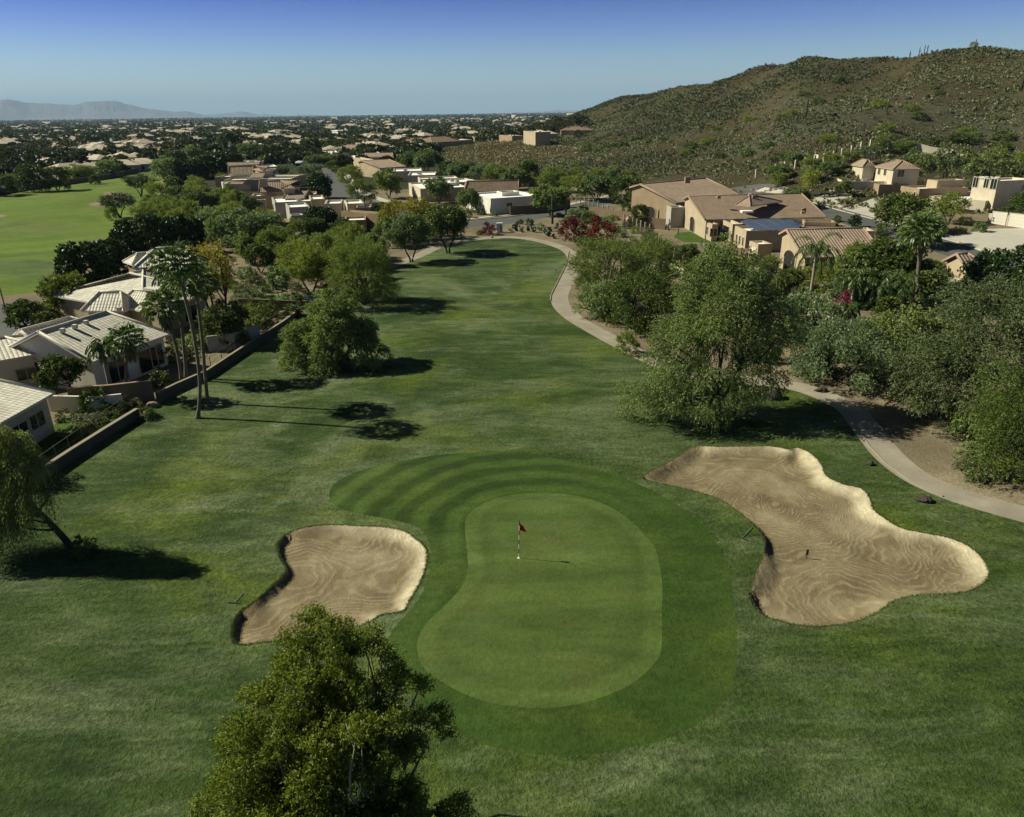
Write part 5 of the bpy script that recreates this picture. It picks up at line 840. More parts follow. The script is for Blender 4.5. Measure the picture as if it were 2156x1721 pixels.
        def bar(k0, k1, y0, y1, o0=-.02, o1=fo):
            i = len(V); V.extend([X(k0, y0, o0), X(k1, y0, o0), X(k1, y1, o0), X(k0, y1, o0), X(k0, y0, o1), X(k1, y0, o1), X(k1, y1, o1), X(k0, y1, o1)]); Fc.extend([[i+4, i+5, i+6, i+7], [i, i+1, i+5, i+4], [i+2, i+3, i+7, i+6], [i+1, i+2, i+6, i+5], [i+3, i, i+4, i+7]])
        W2 = w_/2; bar(-W2, W2, z0, z0+b); bar(-W2, W2, z1-b, z1); bar(-W2, -W2+b, z0+b, z1-b); bar(W2-b, W2, z0+b, z1-b)
        if kind == 'window' and w_ > 1.1: bar(-.03, .03, z0+b, z1-b, -.02, .05)
        f = s.add('garage_door' if kind == 'garage' else kind, V, Fc, fr or 'trim')
        if kind == 'garage':
            V2, F2 = [], []; ns = 4
            for i in range(ns): za, zb = z0+b+(z1-z0-2*b)*i/ns+.02, z0+b+(z1-z0-2*b)*(i+1)/ns-.02; j = len(V2); V2 += [X(-W2+b, za, .03), X(W2-b, za, .03), X(W2-b, zb, .03), X(-W2+b, zb, .03)]; F2.append([j, j+1, j+2, j+3])
            V2 += [X(-W2+b, z0+b, .012), X(W2-b, z0+b, .012), X(W2-b, z1-b, .012), X(-W2+b, z1-b, .012)]; F2.append([len(V2)-4, len(V2)-3, len(V2)-2, len(V2)-1]); obj('door_panel', mesh('door_panel', np.array(V2)-s.O, F2, [MG['garage']]), f)
        else: obj('pane', mesh('pane', np.array([X(-W2+b, z0+b, .02), X(W2-b, z0+b, .02), X(W2-b, z1-b, .02), X(-W2+b, z1-b, .02)])-s.O, [[0, 1, 2, 3]], [MG[mat]]), f)
    def bx(s, name, p, z, size, mat, rz=0.0, dz=None):
        q = P(p, z); V, Fc = box((q[0], q[1], z), size, rz)
        return s.add(name, V, Fc, mat)
    def ang(s, r): c = r[0]; return math.atan2(c[1][1]-c[0][1], c[1][0]-c[0][0])
GR = 'tiled houses left of the fairway'
# --- left row
h = House('pale tiled house in the bottom left corner of the yards', GR, 'st_cream', 't_grey', 'cap')
r = h.gable((-60, 925), (116, 826), (-62, 745), 2.9, 4.8); h.win(r, 0, .80, 1.5, 1.6, 1.2); h.win(r, 0, .55, 1.4, 1.8, 1.3)
h = House('long grey tiled house with five roof vents behind the white wall', GR, 'st_white', 't_grey', 'cap')
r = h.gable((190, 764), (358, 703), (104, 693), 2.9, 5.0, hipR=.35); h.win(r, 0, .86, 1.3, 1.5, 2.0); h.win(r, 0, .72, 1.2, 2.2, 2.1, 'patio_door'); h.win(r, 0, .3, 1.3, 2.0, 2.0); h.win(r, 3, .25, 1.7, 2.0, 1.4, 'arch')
for i, (u_, v_) in enumerate([(375, 668), (448, 645), (515, 620), (595, 580), (655, 560), (712, 540)]): h.bx('roof_vent', K4(u_, v_-6), 4.85, (.34, .30, .34), 'cap')
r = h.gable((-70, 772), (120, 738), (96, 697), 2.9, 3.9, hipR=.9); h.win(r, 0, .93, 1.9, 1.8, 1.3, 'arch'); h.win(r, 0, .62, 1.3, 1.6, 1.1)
h.gable(K4(60, 712), K4(440, 610), K4(340, 580), 3.0, 3.9, hipR=.8)
h = House('grey tiled house with a skylight and stout chimney, second from the fan palms', GR, 'st_beige', 't_grey', 'cap')
r = h.gable((300, 655), (446, 618), (310, 568), 2.9, 5.2, hipR=.5, hipL=.8); h.win(r, 0, .7, 1.3, 1.8, 1.8)
h.gable(K4(690, 520), K4(900, 540), K4(770, 430), 2.9, 4.4, hipL=.8, hipR=.5); c_ = P((330, 625), 4.6); V, Fc = box((c_[0], c_[1], 2.5), (1.6, 1.0, 5.6), -.5); h.add('chimney', V, Fc, 'st_beige'); V, Fc = box((c_[0], c_[1], 5.4), (1.9, 1.3, .25), -.5); h.add('chimney_cap', V, Fc, 'cap')
h.bx('skylight', K4(900, 325), 4.75, (1.5, .9, .12), 'solar', -.6)
r = h.gable((170, 655), (262, 655), (225, 617), 2.9, 4.5, hipL=.9, hipR=.6)
h = House('far grey tiled house half hidden by the clipped dark ficus trees', GR, 'st_tan', 't_grey', 'cap')
r = h.gable((281, 565), (432, 553), (345, 522), 2.9, 4.7, hipL=.8, hipR=.6); h.gable((258, 551), (302, 545), (282, 535), 2.9, 4.0, hipL=.8)
h.bx('roof_vent', K4(995, 195), 4.6, (.4, .4, .4), 'capb'); h.bx('roof_vent', K4(1065, 192), 4.6, (.4, .4, .4), 'capb')
# --- right row
GR = 'desert houses right of the fairway'
h = House('pink tiled house with an arched gable end at the back of the right row', GR, 'st_tan', 't_pink')
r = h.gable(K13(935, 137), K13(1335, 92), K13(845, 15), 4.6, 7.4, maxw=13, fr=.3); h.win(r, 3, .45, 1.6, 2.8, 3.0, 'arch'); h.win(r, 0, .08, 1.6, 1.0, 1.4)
r = h.flat(K13(808, 85), K13(900, 85), K13(742, 78), 4.9, par=.3); h.bx('chimney', K3(140, 600), 8.2, (1, .8, 1.2), 'st_tan'); h.win(r, 0, .5, 1.4, 1.2, 2)
h = House('long brown shingled house with one white skylight', GR, 'st_beige', 't_tan')
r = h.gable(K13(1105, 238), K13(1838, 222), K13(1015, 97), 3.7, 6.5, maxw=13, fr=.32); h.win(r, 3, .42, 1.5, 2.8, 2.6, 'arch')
for t_ in (.04, .075, .11): h.win(r, 0, t_, 1.5, .8, 1.7)
h.bx('skylight', K13(1358, 190), 4.9, (1.9, 1.3, .3), 'roofw'); h.bx('roof_vent', K13(1190, 103), 6.9, (.6, .6, .5), 'capb'); h.bx('roof_vent', K13(1400, 100), 6.9, (.6, .6, .5), 'capb'); h.bx('roof_vent', K13(1693, 195), 4.6, (.6, .6, .5), 'capb')
r = h.flat(K13(907, 165), K13(985, 163), K13(882, 153), 4.2, 'st_grey', .3); h.gable(K13(1480, 122), K13(1570, 130), K13(1500, 95), 5.8, 7.2, hipR=.8, walls=False, roof='t_pink')
h.flat(K13(1580, 170), K13(1670, 180), K13(1560, 140), 4.8, 'st_tan', .3)
h = House('flat roofed adobe house with four blue solar arrays', GR, 'st_beige', 't_pink')
r = h.flat(K13(1357, 306), K13(1700, 300), K13(1285, 276), 3.5)
for t_ in (.25, .52, .8): h.win(r, 3, t_, 1.5, .75, 1.5)
r = h.flat(K13(1275, 266), K13(1335, 266), K13(1184, 240), 3.55); h.win(r, 3, .45, 1.35, 3.2, 2.4, 'patio_opening', 'st_beige'); r = h.flat(K13(1152, 266), K13(1190, 266), K13(1090, 250), 3.2); h.win(r, 3, .3, 1.5, 1.5, 1.5); h.win(r, 0, .3, 1.5, 1.3, 1.4)
h.flat(K13(1330, 262), K13(1900, 270), K13(1270, 232), 3.1); r2 = h.flat(K13(1705, 252), K13(1890, 254), K13(1700, 236), 3.9, 'st_tan'); h.flat(K13(1700, 302), K13(2110, 300), K13(1690, 280), 3.2)
K5 = crop(1500, 375, 2.034)
for q_ in (((712, 363), (764, 351), (878, 408), (800, 409)), ((772, 357), (838, 350), (950, 404), (884, 408)), ((846, 353), (908, 349), (1010, 396), (956, 404)), ((914, 352), (975, 349), (1036, 378), (1012, 392))):
    cs_ = [P(K5(*c_), z_) for c_, z_ in zip(q_, (4.45, 4.45, 3.55, 3.55))]; V = np.array([c_+[0, 0, k_] for k_ in (0, -.08) for c_ in cs_]); o_ = h.add('solar_array', V, [[0, 1, 2, 3], [7, 6, 5, 4]]+[[i, 4+i, 4+(i+1) % 4, (i+1) % 4] for i in range(4)], 'solar')
h = House('pink tiled house with a lit gable and a deep arched patio', GR, 'st_beige', 't_pink')
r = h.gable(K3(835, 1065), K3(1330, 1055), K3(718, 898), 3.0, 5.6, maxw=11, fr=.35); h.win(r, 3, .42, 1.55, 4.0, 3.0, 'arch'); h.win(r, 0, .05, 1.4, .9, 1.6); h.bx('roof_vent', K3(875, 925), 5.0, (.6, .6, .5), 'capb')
r = h.flat(K13(1428, 386), K13(1512, 383), K13(1375, 366), 3.1, par=.25); h.win(r, 3, .55, 1.6, 1.8, 1.8, 'window', 'st_cream', 'garage')
h.gable(K18(1575, 715), K18(1755, 712), K18(1600, 668), 3.0, 4.3, hipR=.7); r = h.flat(K18(1645, 880), K18(1800, 862), K18(1290, 838), 2.8, 'st_cream', .12, roof='kerb')
GR = 'houses across the right hand street'
h = House('two storey cream house with a tiled tower below the hill', GR, 'st_cream', 't_pink')
r = h.gable(K3(1262, 520), K3(1372, 536), K3(1400, 482), 9.0, 10.5, hipL=.9, hipR=.9, maxw=4.5, over=.3); h.win(r, 0, .55, 4.9, 1.2, 1.7); h.win(r, 0, .2, 4.9, 1.2, 1.7); h.win(r, 1, .3, 4.9, 1.5, 1.8)
r = h.gable(K3(1203, 508), K3(1275, 518), K3(1270, 484), 9.0, 10.3, hipL=.95, hipR=.95, maxw=3, over=.3); h.win(r, 0, .25, 4.9, 1.0, 1.9); h.win(r, 0, .72, 4.9, 1.2, 1.9)
r = h.flat(K3(1028, 588), K3(1180, 606), K3(1380, 600), 6.3); h.win(r, 0, .5, 1.4, 5.0, 2.4, 'garage')
h.gable(K3(1045, 525), K3(1205, 522), K3(1005, 493), 6.6, 8.2, hipR=.8, maxw=5); h.gable(K3(1060, 572), K3(1200, 572), K3(1040, 542), 6.3, 7.6, hipL=.8, maxw=5); h.bx('chimney', K3(1172, 500), 8.3, (1.5, 1.1, 2.2), 'st_cream')
h = House('single storey cream house left of the tiled tower house', GR, 'st_cream', 't_pink')
r = h.flat(K3(950, 572), K3(1042, 570), K3(905, 548), 6.1); h.win(r, 3, .5, 1.4, 3, 2.2, 'garage'); h.gable(K3(945, 535), K3(1010, 532), K3(930, 513), 6.2, 7.4, hipR=.8, maxw=4); r = h.flat(K3(810, 565), K3(850, 562), K3(765, 545), 5.6, 'st_tan')
h = House('low brown adobe house with a long shaded wall', GR, 'st_brown', 't_pink')
r = h.flat(K3(1532, 652), K3(1850, 648), K3(1400, 636), 5.9, 'st_tan'); h.win(r, 3, .8, 1.5, .8, 1.8); r = h.flat(K3(1290, 627), K3(1420, 620), K3(1345, 608), 5.9, 'st_tan'); h.win(r, 3, .5, 1.3, 2.4, 2.2, 'garage'); h.flat(K3(1640, 604), K3(1850, 604), K3(1555, 598), 7.2, 'st_beige'); h.flat(K3(1370, 618), K3(1540, 612), K3(1300, 606), 6.2, 'st_tan')
h = House('two storey flat roofed house with dark upper windows', GR, 'st_cream', 't_pink')
r = h.flat(K3(1855, 592), K3(2040, 603), K3(2150, 590), 8.2, 'st_cream'); h.win(r, 0, .12, 4.9, 1.3, 2.0); h.win(r, 0, .56, 4.9, 1.2, 1.8); h.win(r, 0, .86, 4.9, 1.5, 2.0)
r = h.flat(K3(1590, 697), K3(1965, 712), K3(2100, 690), 4.6, 'st_cream'); h.win(r, 0, .3, 1.4, 2.0, 1.6); h.flat(K3(2156, 640), K3(2330, 640), K3(2120, 620), 7.0, 'st_cream')
h = House('cream garage building with two pale doors at the right edge', GR, 'st_cream', 't_pink')
r = h.flat(K3(1948, 800), K3(2260, 850), K3(2090, 752), 3.6, 'st_cream', .3); h.win(r, 0, .17, 1.25, 2.6, 2.4, 'garage'); h.win(r, 0, .52, 1.25, 4.6, 2.4, 'garage')
h = House('cream stepped house half hidden by trees below the retaining wall', GR, 'st_cream', 't_pink'); h.flat(K3(1850, 600), K3(1990, 600), K3(2050, 585), 6.6, 'st_white'); r = h.flat(K3(1410, 640), K3(1560, 655), K3(1620, 640), 5.2, 'st_beige'); h.win(r, 0, .5, 1.4, 1.6, 1.4)
# --- centre
GR = 'houses in the middle distance'
h = House('long white flat roofed house beside the bend in the road', GR, 'st_white', 't_tan')
r = h.flat(K2(1022, 711), K2(1320, 690), K2(884, 678), 3.4); h.win(r, 0, .36, 1.9, 1.4, .8); h.win(r, 3, .6, 1.6, 1.2, 1.2); h.flat(K2(1090, 674), K2(1192, 668), K2(1062, 666), 3.9)
h = House('brown shingle roofed house behind the long white one', GR, 'st_beige', 't_tan'); r = h.gable(K2(862, 668), K2(1192, 664), K2(930, 604), 3.0, 5.4, hipL=.5, hipR=.0, maxw=13, fr=.4); h.win(r, 3, .5, 1.5, 2, 1.5)
h = House('cream flat house with a carport behind the small mesquites', GR, 'st_cream', 't_tan'); r = h.flat(K2(600, 652), K2(880, 640), K2(540, 616), 3.3); h.win(r, 3, .4, 1.4, 2.4, 2.0, 'garage'); h.flat(K2(700, 620), K2(950, 604), K2(640, 600), 3.8)
h = House('stepped pale flat house farther up the middle street', GR, 'st_cream', 't_tan'); r = h.flat(K2(525, 572), K2(690, 570), K2(515, 552), 3.4); h.flat(K2(440, 548), K2(610, 546), K2(400, 532), 3.4); h.flat(K2(600, 594), K2(830, 590), K2(560, 582), 3.4)
h = House('brown tiled house with a small dormer up the middle street', GR, 'st_beige', 't_pink'); r = h.gable(K2(355, 528), K2(520, 518), K2(325, 474), 3.6, 5.6, maxw=13, fr=.3); h.gable(K2(300, 530), K2(390, 530), K2(320, 508), 3.0, 4.0, hipL=.8); r = h.flat(K2(290, 480), K2(330, 478), K2(262, 462), 5.2)
h = House('beige stepped house with low tiled roof above the middle street', GR, 'st_beige', 't_pink'); h.flat(K2(210, 470), K2(440, 462), K2(205, 432), 3.6, 'st_cream'); h.gable(K2(265, 462), K2(440, 458), K2(262, 440), 3.8, 5.0, maxw=8)
h = House('house with a reddish hip roof near the end of the middle street', GR, 'st_white', 't_pink'); h.gable(K2(42, 418), K2(205, 418), K2(95, 380), 3.2, 5.4, hipL=.9, hipR=.3, maxw=9); h.flat(K2(70, 435), K2(145, 432), K2(42, 425), 3.4)
h = House('brown roofed house with a long white wall line beyond the street', GR, 'st_white', 't_farb', 'capb'); h.gable(K2(218, 378), K2(350, 376), K2(218, 354), 3.2, 5.4, maxw=9); h.flat(K2(200, 388), K2(400, 384), K2(240, 378), 3.2)
h = House('brown hip roofed house with dark patios where the slope begins', GR, 'st_tan', 't_farb', 'capb'); r = h.gable(K2(672, 375), K2(850, 366), K2(740, 334), 4.4, 7.4, hipL=.8, hipR=.7, maxw=10); h.win(r, 0, .35, 1.4, 5, 2.6, 'patio_opening', 'st_tan'); h.flat(K2(780, 362), K2(905, 358), K2(740, 350), 5.0, 'st_tan')
h = House('two storey green-grey box house among the trees above the slope', GR, 'st_beige', 't_pink'); h.flat(K2(925, 345), K2(1020, 342), K2(905, 336), 4.6); h.flat(K2(908, 305), K2(955, 305), K2(905, 300), 5.5); h.flat(K2(950, 362), K2(1100, 362), K2(945, 352), 4.0, 'st_tan')
h = House('flat yellowish house on the shoulder of the slope', GR, 'st_beige', 't_pink'); r = h.flat(K2(1290, 312), K2(1375, 310), K2(1280, 304), 12.0); h.flat(K2(1280, 345), K2(1352, 343), K2(1276, 337), 9.2, 'st_white'); h.flat(K2(1150, 335), K2(1210, 333), K2(1140, 328), 8.5, 'st_tan')
# --- centre left
h = House('tan tiled house with a chimney in the stepped row', GR, 'st_beige', 't_pink')
r = h.gable(KC(842, 436), KC(1170, 430), KC(775, 318), 4.0, 6.4, hipR=0, maxw=13, fr=.3); h.win(r, 3, .8, 3.0, .9, 1.2); h.bx('chimney', KC(905, 335), 6.1, (1.5, 1.2, 2.0), 'st_beige'); h.bx('roof_vent', KC(975, 345), 5.7, (.7, .7, .6), 'capb')
r = h.flat(KC(765, 478), KC(1420, 478), KC(690, 455), 3.2, 'st_beige'); h.win(r, 3, .55, 1.5, .9, 1.9); h.gable(KC(1150, 356), KC(1305, 352), KC(1185, 320), 5.4, 6.8, hipL=.8, hipR=.8, maxw=5); h.gable(KC(1215, 456), KC(1440, 452), KC(1235, 425), 3.4, 4.6, maxw=5)
r = h.flat(KC(790, 520), KC(905, 520), KC(775, 514), 3.0, 'st_grey'); h.win(r, 3, .5, 1.4, .8, 1.5)
h = House('tan gabled house with an arched window left of the chimney house', GR, 'st_cream', 't_pink')
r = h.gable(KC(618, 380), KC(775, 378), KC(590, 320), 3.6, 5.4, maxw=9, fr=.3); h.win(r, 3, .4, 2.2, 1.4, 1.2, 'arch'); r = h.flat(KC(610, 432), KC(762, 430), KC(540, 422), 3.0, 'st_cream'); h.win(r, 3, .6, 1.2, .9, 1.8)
h = House('white box wing house at the left end of the stepped row', GR, 'st_white', 't_pink'); r = h.flat(KC(478, 345), KC(600, 345), KC(411, 330), 3.4); h.win(r, 0, .5, 1.5, 1.2, 1.4); h.flat(KC(455, 335), KC(600, 330), KC(420, 324), 3.2)
h = House('tan tiled house with a long cream parapet, upper part of the stepped row', GR, 'st_cream', 't_pink')
r = h.gable(KC(517, 234), KC(790, 228), KC(520, 156), 4.0, 6.2, maxw=14, fr=.3); h.gable(KC(790, 190), KC(905, 184), KC(815, 150), 5.2, 6.6, hipL=.8, hipR=.8, maxw=5); h.gable(KC(800, 255), KC(960, 252), KC(820, 228), 3.6, 4.6, maxw=5)
r = h.flat(KC(372, 270), KC(1075, 292), KC(355, 252), 3.4, 'st_beige'); h.flat(KC(470, 305), KC(1105, 312), KC(440, 285), 3.4, 'st_beige')
h = House('brown tiled house behind the upper part of the stepped row', GR, 'st_beige', 't_pink'); h.gable(KC(545, 160), KC(880, 150), KC(548, 122), 4.0, 6.0, maxw=12, fr=.3); h.flat(KC(660, 108), KC(880, 104), KC(655, 92), 3.6, 'st_white'); h.flat(KC(940, 160), KC(1050, 155), KC(935, 140), 3.6, 'st_white'); h.flat(KC(945, 200), KC(1060, 195), KC(940, 180), 3.6, 'st_white')
h = House('stepped white flat house in front of the tan tiled row', GR, 'st_white', 't_pink')
r = h.flat(KC(1020, 546), KC(1455, 532), KC(886, 494), 3.4, 'st_grey'); h.win(r, 3, .3, 1.5, 1.8, 1.6); r = h.flat(KC(1175, 600), KC(1400, 592), KC(1060, 560), 3.3, 'st_grey'); r = h.flat(KC(1195, 688), KC(1330, 684), KC(1130, 672), 2.9, 'st_grey'); h.win(r, 3, .5, 1.4, .9, 1.2)
h.flat(KC(1410, 512), KC(1560, 505), KC(1400, 470), 3.8, 'st_beige'); h.flat(KC(1555, 560), KC(1735, 556), KC(1550, 520), 3.4, 'st_cream')
h = House('low white roofed house with parapet steps behind the dark ficus', GR, 'st_beige', 't_pink')
h.flat(KC(1735, 640), KC(1960, 692), KC(1740, 625), 3.3, 'st_tan'); h.flat(KC(1800, 560), KC(1985, 552), KC(1760, 520), 3.6, 'st_cream'); h.flat(KC(1900, 600), KC(2065, 596), KC(1880, 572), 3.2, 'st_tan'); h.flat(KC(1770, 740), KC(2000, 735), KC(1745, 700), 2.7, 'st_tan')
# --- far houses
def far_mesh(kind, seed):
    rs = np.random.RandomState(seed); parts = []; mi = []
    def hip(x, y, w_, l_, ze, zr):
        V = [(x-l_/2, y-w_/2, ze), (x+l_/2, y-w_/2, ze), (x+l_/2, y+w_/2, ze), (x-l_/2, y+w_/2, ze), (x-l_/2+w_/2, y, zr), (x+l_/2-w_/2, y, zr)]; return V, [[0, 1, 5, 4], [1, 2, 5], [2, 3, 4, 5], [3, 0, 4]]
    bx_ = [(0, 0, 11, 17), (rs.uniform(-5, 5), -5, 9, 10), (rs.uniform(-6, 6), 5, 8, 12)]; W, Rf = [], []
    for x, y, w_, l_ in bx_:
        W.append(box((x, y, 1.3), (l_-.8, w_-.8, 3.2)))
        Rf.append(hip(x, y, w_, l_, 2.85, 2.85+w_*.19) if kind == 'hip' else box((x, y, 3.0+rs.uniform(0, .6)), (l_, w_, .5)))
    W.append(box((bx_[0][0]+4, 1, 4.2), (1.2, .9, 2.2))); G_ = [box((x+k, y-w_/2+.36, 1.3), (1.5, .1, 1.3)) for x, y, w_, l_ in bx_ for k in (-l_/4, l_/4)]
    return join(W), join(Rf), join(G_)
FH = []
for i, (kd, wl, rf_) in enumerate([('hip', 'st_cream', 't_far'), ('hip', 'st_beige', 't_farb'), ('hip', 'st_cream', 't_far'), ('flat', 'st_white', 'roofw'), ('flat', 'st_beige', 'roofw')]):
    a_, b_, c_ = far_mesh(kd, 40+i); FH.append([mesh('wall', *a_, [MG[wl]]), mesh('roof', *b_, [MG[rf_]]), mesh('windows', *c_, [MG['glass']])])
def far_house(px, k, label, group, s=1.0, rz=None, B=None):
    B = G(*px) if B is None else B; rz = hb.uniform(0, 3.14) if rz is None else rz; e = empty('suburb_house', B, rz); e.scale = (s, s, s); tag(e, label, 'house', group)
    for nm, me in zip(('wall', 'roof', 'window_band'), FH[k]): obj(nm, me, e)
for i, (u_, v_, s_, k_, l_) in enumerate([(38, 352, .8, 0, 'pale roofed house at the left edge, nearest the fairway'), (22, 380, .8, 0, 'pale roofed house half behind the dark tree at the left edge'), (105, 350, .8, 2, 'pale roofed house behind the left fairway trees'), (150, 348, .7, 0, 'small pale roof beside the left fairway trees'),
    (148, 374, 1.1, 2, 'large pale roofed house standing on the fairway boundary'), (185, 366, .9, 0, 'pale roofed house joined behind the large one'), (208, 348, 1.0, 2, 'pale roofed house in the second row behind the fairway'), (262, 345, 1.15, 0, 'broad pale hip roof in the second row behind the fairway'), (255, 362, 1.0, 2, 'light grey roof at the end of the fairway row'), (300, 352, .8, 0, 'small pale roof right of the fairway row'),
    (80, 335, .8, 2, 'pale roof in the third row behind the left trees'), (295, 312, 1.3, 2, 'wide pale roof in the middle of the suburb'), (352, 312, 1.0, 0, 'pale roof right of the wide one'), (360, 325, 1.0, 1, 'brown roofed house in front of the pale roof')]): far_house((u_, v_), k_, l_, 'pale roofed houses beyond the sunny fairway', s_)
k_ = 0; fh = np.random.RandomState(77)
while k_ < 125:
    u_ = fh.uniform(-60, 1250); v_ = 256+fh.uniform(0, 1)**1.2*70; B = G(u_, v_)
    if not road_ok(B[0], B[1]) or math.hypot(B[0], B[1]) < 300 or (u_ > 900 and v_ > 296) or B[2] > 8: continue
    far_house(None, int(fh.choice([0, 0, 2, 1, 3, 4, 0])), 'low pale house between the trees of the far suburb', 'houses of the far suburb', fh.uniform(.95, 1.35), B=B); k_ += 1
def far_stuff():
    rs = np.random.RandomState(9); parts, n = [], 330; V0, F0 = join([FH_T for FH_T in [far_mesh('hip', 41)[0], far_mesh('hip', 41)[1]]]); Vs, Fs, n0 = [], [], 0
    for i in range(n):
        d = math.sqrt(rs.uniform(700**2, 3800**2)); a = R(rs.uniform(-40, 20)); rz = rs.uniform(0, 6); s = rs.uniform(.9, 1.5)
        q = V0 @ np.array([[math.cos(rz), math.sin(rz), 0], [-math.sin(rz), math.cos(rz), 0], [0, 0, 1]])*s+[d*math.sin(a), d*math.cos(a), .5]; Vs.append(q); Fs += [[j+n0 for j in f] for f in F0]; n0 += len(V0)
    for i in range(26): d = rs.uniform(3500, 7000); a = R(rs.uniform(-36, 16)); V, Fc = box((d*math.sin(a), d*math.cos(a), 6), (rs.uniform(40, 120), 40, rs.uniform(10, 22)), rs.uniform(0, 3)); Vs.append(V); Fs += [[j+n0 for j in f] for f in Fc]; n0 += 8
    tag(obj('distant_rooftops', mesh('distant_rooftops', np.vstack(Vs), Fs, [MG['t_far']])), kind='stuff')
far_stuff()
# ---------------------------------------------------------------- walls, fences, street and golf furniture
def wallrun(name, label, px, h, th, mat, cap=None, group='garden walls', n=4, kerbz=0.0, world=None):
    c = np.array([G(*p)[:2] for p in px]) if world is None else np.array(world); q = []
    for a, b in zip(c[:-1], c[1:]): q += [a+(b-a)*t for t in np.linspace(0, 1, n, endpoint=False)]
    q = np.array(q+[c[-1]]); t = np.gradient(q, axis=0); t /= np.linalg.norm(t, axis=1)[:, None]+1e-9; nn = np.c_[-t[:, 1], t[:, 0]]*th/2; z = np.array([float(T(*p)) for p in q]); hh = np.broadcast_to(h, len(q)) if np.ndim(h) == 0 else np.interp(np.linspace(0, 1, len(q)), np.linspace(0, 1, len(h)), h)
    def strip(z0, z1, k):
        L = q+nn*k; Rr = q-nn*k; V = np.vstack([np.c_[L, z0], np.c_[Rr, z0], np.c_[L, z1], np.c_[Rr, z1]]); m = len(q); Fc = []
        for i in range(m-1): Fc += [[i, i+1, 2*m+i+1, 2*m+i], [m+i+1, m+i, 3*m+i, 3*m+i+1], [2*m+i, 2*m+i+1, 3*m+i+1, 3*m+i]]
        return V, Fc+[[0, 2*m, 3*m, m], [m-1, 2*m-1, 4*m-1, 3*m-1]]
    O = np.array([q[0][0], q[0][1], z[0]])
    V, Fc = strip(z-.3, z+hh, 1.0)
    if cap is None: o = obj(name, mesh(name, V-O, Fc, [MG[mat]]), None, O); return tag(o, label, 'wall', group)
    e = empty(name, O); tag(e, label, 'wall', group); obj('wall_face', mesh('wall_face', V-O, Fc, [MG[mat]]), e); V, Fc = strip(z+hh+.003, z+hh+.07, 1.25); obj('coping', mesh('coping', V-O, Fc, [MG[cap]]), e); return e
def fence(name, label, px, ph, pw, mat, rails=(), railmat='wire', group='fences', world=None, top=None, rr=.03):
    B = [G(*p) for p in px] if world is None else world; O = np.array(B[0]); e = empty(name, O); tag(e, label, 'fence', group)
    for b in B: V, Fc = box(b-O+[0, 0, ph/2-.1], (pw, pw, ph+.2)); obj('post', mesh('post', V, Fc, [MG[mat]]), e)
    for r in rails:
        V, Fc = join([tube([a-O+[0, 0, r], b-O+[0, 0, r]], rr, 5) for a, b in zip(B[:-1], B[1:])]); obj('rail', mesh('rail', V, Fc, [MG[railmat]]), e)
    return e
MG['block'] = stucco('block_wall', (0.12, 0.10, 0.075)); MG['block2'] = stucco('block_coping', (0.27, 0.24, 0.18)); MG['wallbrown'] = stucco('brown_wall', (0.17, 0.125, 0.085)); MG['pale_wall'] = stucco('pale_wall', (0.55, 0.50, 0.38))
wallrun('garden_wall', 'long low block wall running behind the tall fan palms to the wide mesquite', [(332, 843), (375, 822), (438, 794), (527, 734), (598, 688), (632, 662)], .6, .2, 'block', 'block2')
wallrun('garden_wall', 'low retaining wall along the bottom yards beside the lawn', [(60, 1030), (152, 968), (222, 923), (292, 879)], .68, .25, 'block', 'block2')
wallrun('garden_wall', 'tall brown dividing wall in front of the grey tiled house', [(152, 862), (240, 856), (327, 845)], 1.75, .2, 'wallbrown', 'capb')
wallrun('garden_wall', 'white rendered wall between the bottom two houses', [(70, 862), (110, 866), (210, 868), (262, 862)], 1.3, .2, 'st_white')
wallrun('garden_wall', 'pale wall on the shady side of the pool yard', [(505, 650), (560, 652), (625, 655)], 1.2, .2, 'block')
wallrun('garden_wall', 'grey wall beyond the fan palm trunks between two tiled houses', [(440, 742), (495, 735), (548, 715)], 1.6, .2, 'st_grey')
wallrun('garden_wall', 'brown wall behind the post and rail fence', [(1216, 452), (1290, 462), (1345, 468)], 1.9, .2, 'wallbrown')
wallrun('garden_wall', 'brown wall joining the grey arched house and its neighbour', [(1345, 480), (1400, 484)], 2.0, .2, 'wallbrown'); wallrun('garden_wall', 'tan patio wall between the two adobe houses', [(1540, 548), (1582, 552)], 1.9, .2, 'st_tan')
wallrun('garden_wall', 'brown side wall of the long white house', [(1074, 453), (1135, 449), (1200, 436)], 1.9, .2, 'wallbrown')
wallrun('garden_wall', 'wall across the yard of the arched window house', [(560, 492), (600, 488), (640, 486)], 1.8, .2, 'wallbrown')
wallrun('retaining_wall', 'pale retaining wall stepping along the foot of the hill', [(1868, 314), (1935, 322), (2000, 332), (2045, 345), (2156, 352), (2260, 358)], [1.6, 2.2, 2.0, 1.2, 1.4, 1.4], .6, 'pale_wall')
wallrun('retaining_wall', 'short sunlit wall section below the low posts on the right', [(1700, 668), (1730, 680), (1760, 694), (1792, 712)], 1.0, .25, 'pale_wall'); wallrun('retaining_wall', 'short sunlit wall under the rail beside the palo verde thicket', [(1402, 566), (1422, 574), (1440, 586)], 1.0, .25, 'pale_wall')
wallrun('boundary_wall', 'dark boundary wall along the far edge of the sunny fairway', [(-40, 418), (60, 400), (150, 388), (230, 377), (310, 358)], 1.7, .25, 'wallbrown')
wallrun('garden_wall', 'low grey wall in front of the garage driveway', [(1985, 492), (2035, 492)], .8, .2, 'wallbrown')
